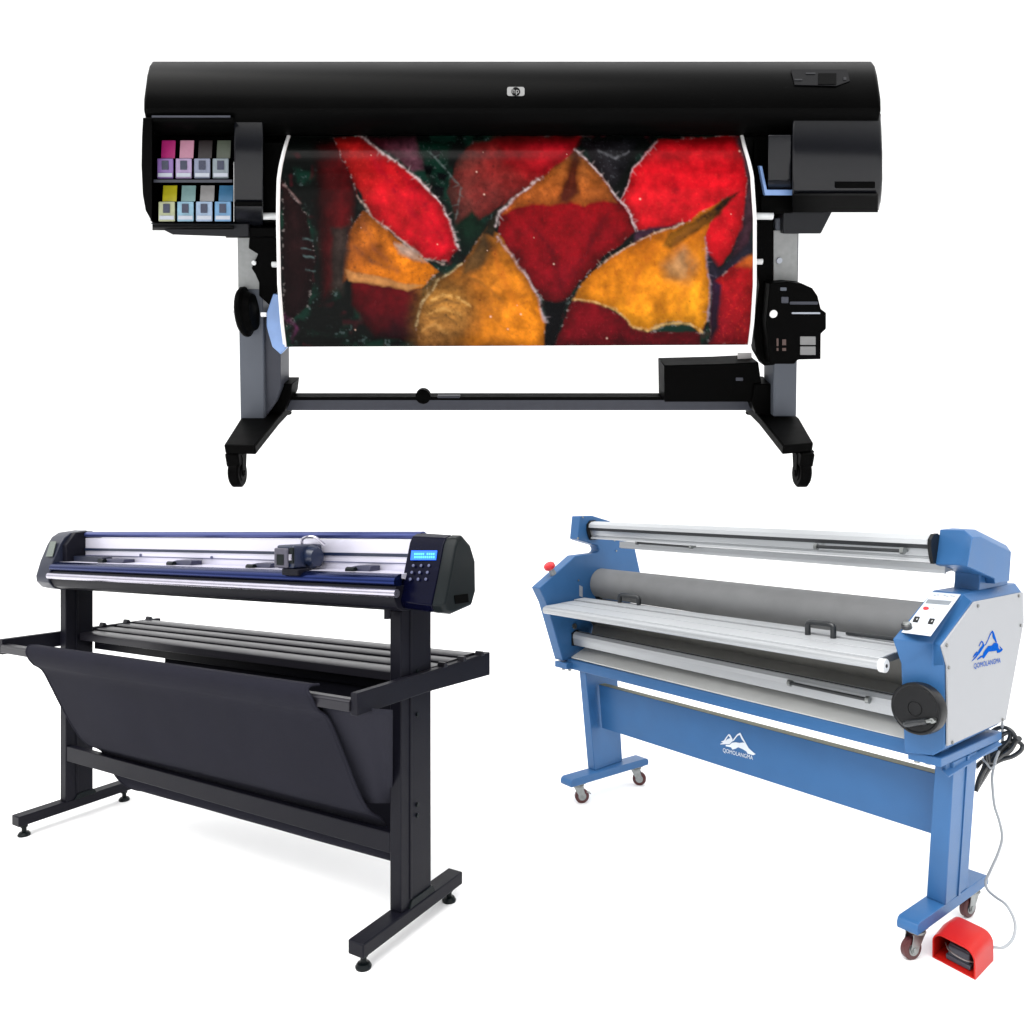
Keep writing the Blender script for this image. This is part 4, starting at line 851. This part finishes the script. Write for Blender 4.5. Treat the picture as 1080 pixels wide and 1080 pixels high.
def fbm(x, y, f, seed, oct=4):
    r = np.random.default_rng(seed); out = np.zeros_like(x); amp = 1
    for o in range(oct):
        g = r.random((96, 96)); xx = (x*f*2**o+r.random()*50) % 95; yy = (y*f*2**o+r.random()*50) % 95
        i = xx.astype(int); j = yy.astype(int); a = xx-i; b = yy-j
        a = a*a*(3-2*a); b = b*b*(3-2*b); i2 = (i+1) % 96; j2 = (j+1) % 96
        out += amp*((g[i, j]*(1-a)+g[i2, j]*a)*(1-b)+(g[i, j2]*(1-a)+g[i2, j2]*a)*b); amp *= .5
    return out/2*1.07
def paint(X, Y):
    """The printed picture: pointed succulent leaves."""
    wx = X+(fbm(X, Y, .08, 1)-.5)*5; wy = Y+(fbm(X, Y, .08, 2)-.5)*5
    def sd(poly):
        P = np.array(poly, float); d = np.full(X.shape, 1e9); inside = np.zeros(X.shape, bool)
        for k in range(len(P)):
            a = P[k]; b = P[(k+1) % len(P)]; e = b-a
            t = np.clip(((wx-a[0])*e[0]+(wy-a[1])*e[1])/max(e@e, 1e-9), 0, 1)
            d = np.minimum(d, np.hypot(wx-a[0]-t*e[0], wy-a[1]-t*e[1]))
            c = ((a[1] > wy) != (b[1] > wy)) & (wx < (b[0]-a[0])*(wy-a[1])/((b[1]-a[1]) or 1e-9)+a[0]); inside ^= c
        return np.where(inside, -d, d)
    def L(c): return np.array(lin(c))
    n1 = fbm(X, Y, .05, 3); n2 = fbm(X, Y, .25, 4, 3); n3 = fbm(X, Y, .5, 5, 2)
    C = np.zeros(X.shape+(3,)); C[:] = L((6, 8, 7))
    def blend(col, w): 
        nonlocal C
        C = C*(1-w[..., None])+col*w[..., None]
    def sm(a, b, x): t = np.clip((x-a)/(b-a), 0, 1); return t*t*(3-2*t)
    blend(L((8, 34, 26)), sm(.5, .75, n1)*.9)
    blend(L((70, 84, 84)), sm(.60, .78, n2)*sm(.45, .7, n1)*.6)
    blend(L((60, 14, 22)), sm(.55, .75, fbm(X, Y, .09, 31, 2))*.45)
    def streaks(line, c, w=1.2, op=.8, spikes=0):
        for k in range(len(line)-1):
            a = np.array(line[k], float); b = np.array(line[k+1], float); e = b-a
            t = np.clip(((wx-a[0])*e[0]+(wy-a[1])*e[1])/(e@e), 0, 1); d = np.hypot(wx-a[0]-t*e[0], wy-a[1]-t*e[1])
            blend(L(c)*.6, np.exp(-(d/(w*(.6+.8*n1)))**2)*op*np.clip(n2*2.2-.35, 0, 1))
            if spikes:
                nn = np.array([e[1], -e[0]])/np.hypot(*e)
                m = max(1, int(np.hypot(*e)/spikes*.8))
                for q in range(m):
                    s = a+e*((q+random.uniform(.1, .9))/m); s2 = s+nn*random.uniform(3, 6)*random.choice((1, 1, -1))+e/np.hypot(*e)*random.uniform(-2, 3)
                    ee = s2-s; tt = np.clip(((X-s[0])*ee[0]+(Y-s[1])*ee[1])/(ee@ee), 0, 1); dd = np.hypot(X-s[0]-tt*ee[0], Y-s[1]-tt*ee[1])
                    blend(L(c), np.exp(-(dd/.9)**2)*(1-.7*tt)*.2)
    def leaf(poly, c1, c2, direction=(0, 1), c3=None, mott=.5, soft=1.6, spots=0., rimw=.28):
        if soft > 1.7: rimw = 0
        s = sd(poly); w = sm(soft, -soft, s); P = np.array(poly, float)
        dx, dy = direction; proj = X*dx+Y*dy; pp = P@np.array(direction)
        t = np.clip((proj-pp.min())/(pp.max()-pp.min())+(n1-.5)*.5, 0, 1)[..., None]
        col = L(c1)*(1-t)+L(c2)*t
        mott = mott*.55; col = col*(1-mott*.5+mott*(n2[..., None]))
        if c3 is not None: col = col*(1-sm(.5, .75, n3)[..., None]*.4)+L(c3)*sm(.5, .75, n3)[..., None]*.4
        if spots: 
            q = sm(.78, .9, fbm(X, Y, .42, 11, 1))[..., None]*spots; col = col*(1-q)+L((240, 150, 130))*q
        col = col*(.55+.45*sm(0, -14, s+(n1-.5)*10))[..., None]*(.78+.5*(n1-.25))[..., None]*.74
        col = col*(.84+.36*fbm(X, Y, .30, 21, 2))[..., None]*(.5+1.05*fbm(X, Y, .075, 22, 2))[..., None]
        blend(np.clip(col, 0, 1)**1.12*1.12, w)
        blend(L((150, 138, 136)), np.exp(-(s/1.5)**2)*sm(.52, .72, n2)*rimw)
    leaf([(298, 190), (322, 225), (333, 270), (326, 320), (300, 345)], (46, 24, 24), (30, 12, 16), mott=.6)
    leaf([(332, 150), (372, 148), (372, 215), (366, 290), (340, 318), (334, 240)], (36, 16, 16), (104, 18, 24), (1, 0), mott=.7, soft=6)
    leaf([(352, 146), (382, 144), (404, 162), (435, 183), (459, 207), (474, 231), (482, 262), (473, 275), (448, 272), (420, 251), (391, 226), (376, 206), (368, 178)], (168, 34, 30), (218, 18, 44), (1, .3), (225, 60, 50), mott=.5, spots=.8)
    leaf([(386, 146), (438, 146), (446, 160), (450, 178), (436, 180), (408, 160)], (90, 30, 44), (104, 66, 80), (1, .4), mott=1.6, soft=3)
    leaf([(440, 150), (476, 150), (470, 175), (482, 235), (470, 215), (452, 185)], (12, 50, 38), (24, 64, 52), (0, 1), (120, 130, 130), mott=1.2, soft=4)
    for (x, y) in ((452, 178), (458, 162), (466, 186), (463, 200)):
        leaf([(x-5, y-4), (x+6, y-2), (x+4, y+6), (x-3, y+5)], (4, 14, 22), (2, 8, 10), soft=2)
    leaf([(472, 205), (480, 172), (500, 150), (560, 144), (612, 146), (601, 166), (560, 196), (520, 224), (500, 236), (482, 238)], (92, 52, 46), (176, 26, 34), (1, -.3), (60, 34, 34), mott=1., soft=2.2)
    leaf([(520, 148), (609, 147), (598, 166), (568, 188), (530, 176)], (140, 26, 30), (196, 28, 44), (1, 0), mott=.6, soft=8)
    leaf([(480, 236), (498, 222), (512, 240), (500, 268), (486, 268)], (18, 52, 34), (12, 34, 28), mott=1., soft=3)
    leaf([(606, 160), (622, 172), (645, 200), (661, 218), (671, 244), (655, 258), (638, 270), (612, 296), (597, 318), (575, 320), (556, 296), (540, 272), (524, 250), (528, 226), (545, 207), (572, 188)], (150, 8, 20), (120, 12, 26), (0, 1), (168, 20, 30), mott=.6, spots=.5)
    leaf([(606, 160), (622, 172), (643, 198), (652, 214), (636, 211), (617, 217), (600, 213), (583, 216), (562, 214), (540, 220), (530, 226), (545, 207), (572, 188)], (132, 84, 44), (222, 118, 44), (-.2, 1), (110, 62, 32), mott=.9, soft=2.5)
    leaf([(604, 160), (612, 163), (610, 205), (598, 215), (588, 214), (596, 185)], (80, 44, 26), (104, 40, 26), mott=1., soft=5)
    leaf([(612, 148), (672, 148), (662, 176), (646, 200), (624, 172)], (42, 36, 40), (34, 36, 40), (1, 0), (90, 92, 98), mott=1.3, soft=3)
    leaf([(694, 147), (779, 144), (788, 190), (783, 240), (770, 268), (757, 282), (746, 270), (738, 242), (692, 246), (672, 242), (655, 211), (668, 178)], (216, 30, 42), (198, 20, 34), (1, .4), (224, 58, 54), mott=.45, spots=.5)
    leaf([(776, 144), (790, 150), (795, 200), (792, 260), (770, 275), (784, 230), (788, 190)], (92, 70, 78), (70, 40, 54), mott=1.1, soft=3)
    leaf([(671, 243), (700, 240), (738, 232), (700, 246), (680, 252), (668, 258)], (84, 46, 78), (96, 70, 84), mott=.9, soft=2.5)
    leaf([(744, 262), (760, 282), (778, 268), (794, 250), (794, 300), (752, 320)], (44, 44, 56), (50, 40, 60), mott=1.1, soft=3)
    leaf([(752, 296), (775, 280), (796, 270), (796, 364), (748, 364)], (196, 24, 30), (120, 14, 30), (-.2, 1), (210, 60, 40), mott=.8, spots=.7)
    leaf([(776, 282), (784, 272), (796, 266), (796, 284)], (224, 130, 50), (206, 90, 40), soft=3)
    leaf([(750, 292), (760, 300), (758, 345), (748, 362)], (70, 40, 72), (40, 24, 40), mott=1., soft=3)
    leaf([(605, 314), (625, 318), (648, 328), (668, 342), (682, 350), (738, 350), (738, 366), (583, 366)], (146, 12, 30), (96, 8, 22), (0, 1), (160, 30, 44), mott=.8, spots=.5)
    leaf([(773, 207), (752, 222), (744, 250), (748, 300), (747, 338), (738, 352), (728, 340), (704, 338), (684, 349), (668, 344), (650, 326), (628, 320), (604, 316), (615, 296), (632, 280), (658, 263), (688, 247), (722, 236), (748, 218)], (224, 128, 30), (240, 162, 34), (.3, 1), (196, 96, 30), mott=.55)
    leaf([(720, 262), (734, 280), (724, 300), (704, 294), (700, 280)], (226, 176, 130), (224, 160, 90), mott=.6, soft=9)
    leaf([(778, 203), (764, 219), (752, 233), (738, 243), (722, 254), (708, 262), (698, 258), (706, 246), (722, 238), (742, 225), (760, 212)], (14, 12, 8), (196, 128, 36), (-1, .55), (90, 62, 26), mott=.9, soft=2.6)
    streaks([(774, 206), (756, 221), (738, 234)], (10, 8, 6), 3.4, .9); streaks([(738, 236), (716, 252), (704, 272)], (120, 72, 28), 4., .5)
    leaf([(372, 290), (396, 298), (446, 302), (442, 330), (446, 360), (396, 356), (372, 322)], (112, 12, 22), (44, 10, 18), (0, 1), mott=.8, soft=3, spots=.2)
    leaf([(384, 222), (398, 232), (408, 242), (425, 258), (444, 270), (463, 286), (452, 296), (444, 303), (424, 304), (394, 297), (368, 292), (360, 300), (362, 270), (368, 246)], (150, 84, 38), (250, 146, 26), (1, .5), (84, 58, 40), mott=1.1)
    leaf([(416, 256), (436, 262), (448, 276), (436, 274), (420, 266)], (226, 196, 180), (220, 170, 140), mott=.6, soft=3)
    leaf([(364, 284), (392, 290), (420, 298), (446, 300), (430, 306), (396, 300), (368, 296)], (216, 150, 92), (222, 160, 96), mott=.6, soft=2)
    leaf([(350, 240), (370, 240), (364, 290), (362, 312), (350, 300)], (70, 56, 52), (60, 52, 48), mott=1.2, soft=4)
    leaf([(374, 196), (382, 204), (386, 224), (378, 222)], (30, 38, 36), (36, 44, 40), soft=2)
    leaf([(514, 240), (526, 246), (541, 270), (556, 292), (566, 312), (576, 340), (573, 366), (442, 366), (439, 342), (446, 318), (462, 296), (488, 276), (502, 256)], (110, 74, 40), (246, 150, 30), (1, .35), (176, 96, 40), mott=1.)
    leaf([(444, 306), (462, 298), (486, 302), (500, 322), (498, 345), (480, 368), (440, 368), (438, 340)], (190, 134, 62), (150, 104, 56), (0, 1), (70, 52, 34), mott=1.6, soft=16)
    for q, c in (([(456, 317), (468, 311), (484, 314), (496, 322)], (236, 184, 104)), ([(456, 322), (470, 317), (484, 320)], (60, 44, 28)), ([(452, 331), (468, 326), (484, 332)], (216, 160, 84)), ([(454, 336), (470, 334), (480, 342)], (66, 46, 28)), ([(446, 348), (458, 342), (470, 350)], (206, 150, 80))):
        streaks(q, c, 2.0, .6)
    leaf([(512, 244), (520, 262), (506, 284), (486, 292), (490, 276)], (84, 66, 44), (130, 92, 48), mott=1.4, soft=5)
    streaks([(470, 300), (492, 292), (512, 300), (530, 318)], (120, 78, 30), 2.4, .5); streaks([(520, 262), (530, 290), (548, 330)], (186, 92, 24), 3, .45)
    leaf([(510, 246), (514, 238), (532, 212), (524, 232), (520, 250)], (22, 24, 22), (60, 52, 34), soft=2.2)
    leaf([(572, 318), (600, 316), (592, 340), (584, 366), (574, 366), (577, 340)], (12, 14, 18), (10, 10, 16), mott=1., soft=3)
    # dark veining, flecks and small bright drops
    for (q, c, w_) in (([(560, 235), (580, 262), (592, 300)], (70, 4, 14), 4), ([(640, 225), (625, 255), (604, 290)], (74, 6, 16), 4), ([(700, 160), (712, 200), (700, 236)], (140, 8, 22), 5), ([(392, 165), (418, 200), (450, 245)], (150, 8, 30), 5), ([(420, 180), (446, 215), (468, 256)], (140, 6, 26), 4), ([(690, 262), (672, 290), (664, 320)], (190, 100, 24), 4), ([(734, 262), (722, 300), (716, 330)], (196, 110, 26), 4), ([(384, 238), (396, 262), (420, 286)], (130, 70, 40), 4), ([(374, 262), (392, 276), (412, 282)], (90, 56, 40), 3)):
        streaks(q, c, w_, .55)
    for k in range(60):
        cx, cy = random.uniform(365, 790), random.uniform(150, 358); rr_ = random.uniform(.4, 1.0)
        br = random.random() < .3
        blend(L((236, 196, 176)) if br else L((60, 14, 12)), np.exp(-(((X-cx)**2+(Y-cy)**2)/rr_**2))*(.55 if br else .6))
    rim = (206, 186, 186)
    streaks([(382, 145), (404, 162), (435, 183), (459, 207), (474, 231), (483, 262)], rim, 1.3, .8, 9)
    streaks([(376, 206), (391, 226), (420, 251), (448, 272), (470, 278)], (186, 160, 150), 1.2, .6, 12)
    streaks([(606, 158), (622, 172), (645, 200), (661, 218), (671, 244)], rim, 1.1, .7, 9)
    streaks([(572, 188), (545, 207), (528, 224), (522, 238)], rim, 1.4, .75, 10)
    streaks([(694, 148), (668, 178), (655, 211), (673, 243)], (196, 160, 165), 1.0, .6, 10)
    streaks([(524, 250), (541, 271), (556, 293), (566, 312), (576, 340)], (190, 172, 180), 1.5, .6, 12)
    streaks([(604, 316), (628, 320), (650, 326), (668, 344), (684, 349), (704, 340), (728, 341), (740, 350)], (226, 180, 110), 1.3, .7)
    streaks([(744, 250), (748, 300), (747, 338)], (150, 130, 150), 1.3, .6, 10)
    streaks([(632, 280), (658, 263), (690, 247), (722, 236)], (196, 170, 150), 1.1, .6, 12)
    streaks([(486, 277), (462, 296), (446, 318), (439, 342)], (206, 180, 130), 1.3, .55)
    streaks([(452, 160), (470, 178), (486, 200), (480, 230)], (96, 110, 108), 1., .5, 8)
    for (x, y) in ((326, 252), (326, 270), (328, 284), (324, 262)):
        streaks([(x-5, y), (x+4, y+2)], (96, 120, 120), 1.1, .5)
    streaks([(300, 196), (310, 204), (316, 214)], (150, 120, 118), 1.6, .5); streaks([(632, 160), (650, 166), (662, 160)], (120, 120, 126), 1.4, .5)
    streaks([(300, 332), (312, 346), (308, 360)], (110, 50, 90), 2., .35)
    return np.clip(C, 0, 1)
build_printer()

# ================================================================== SETTING
def sheet(name, verts, m):
    me = bpy.data.meshes.new(name); me.from_pydata(verts, [], [tuple(range(len(verts)))]); me.update(); me.materials.append(m)
    o = bpy.data.objects.new(name, me); COL.objects.link(o); o['kind'] = 'structure'; return o
# one white studio sweep: floor running up into a wall
me = bpy.data.meshes.new('backdrop'); vs = []; fs = []; N = 16; X0, X1 = -30, 30
pr = [(-14, 0), (14, 0)]+[(14+4*math.sin(a), 4-4*math.cos(a)) for a in [math.radians(k*90/N) for k in range(1, N+1)]]+[(18, 30)]
for y, z in pr: vs += [(X0, y, z), (X1, y, z)]
for i in range(len(pr)-1): fs.append((2*i, 2*i+1, 2*i+3, 2*i+2))
me.from_pydata(vs, [], fs); me.update(); me.materials.append(M['backdrop']); me.polygons.foreach_set('use_smooth', [True]*len(me.polygons))
bd = bpy.data.objects.new('backdrop', me); COL.objects.link(bd); bd['kind'] = 'structure'

w = bpy.data.worlds.new('World'); S.world = w; w.use_nodes = True; nt = w.node_tree
bg = nt.nodes['Background']
tc = nt.nodes.new('ShaderNodeTexCoord'); sx = nt.nodes.new('ShaderNodeSeparateXYZ'); nt.links.new(tc.outputs['Generated'], sx.inputs[0])
# a bright overhead, a dim side behind the camera
mr = nt.nodes.new('ShaderNodeMapRange'); mr.interpolation_type = 'SMOOTHSTEP'
mr.inputs['From Min'].default_value = .0; mr.inputs['From Max'].default_value = .85; mr.inputs['To Max'].default_value = 2.6
ml = nt.nodes.new('ShaderNodeMapRange'); ml.interpolation_type = 'SMOOTHSTEP'
ml.inputs['From Min'].default_value = -.9; ml.inputs['From Max'].default_value = .1; ml.inputs['To Min'].default_value = .15; ml.inputs['To Max'].default_value = .9
nt.links.new(sx.outputs['Y'], ml.inputs['Value']); nt.links.new(ml.outputs[0], mr.inputs['To Min'])
nt.links.new(sx.outputs['Z'], mr.inputs['Value']); nt.links.new(mr.outputs[0], bg.inputs['Strength'])
bg.inputs['Color'].default_value = (1, 1, 1, 1)

kl = bpy.data.lights.new('added_key_light', 'AREA'); kl.shape = 'RECTANGLE'; kl.size = 5.0; kl.size_y = 3.5; kl.energy = 300; kl.color = (1, .985, .96)  # soft key added out of view to brighten upward and sloping faces
ko = bpy.data.objects.new('added_key_light', kl); COL.objects.link(ko); ko.location = (-1.6, .2, 5.6)
ko.rotation_euler = (Vector((.3, 3.0, .6))-ko.location).to_track_quat('-Z', 'Y').to_euler()

cd = bpy.data.cameras.new('camera'); cam = bpy.data.objects.new('camera', cd); COL.objects.link(cam)
cam.location = (0, 0, CAM_H); cam.rotation_euler = (math.radians(90), 0, 0)
cd.sensor_width = 36; cd.lens = 36*800/1080; cd.clip_end = 200; cd.clip_start = .05
S.camera = cam
S.view_settings.view_transform = 'Standard'; S.view_settings.look = 'None'; S.view_settings.gamma = 1; S.view_settings.exposure = 0
S.view_settings.use_curve_mapping = False
S.cycles.max_bounces = 6; S.cycles.use_denoising = True
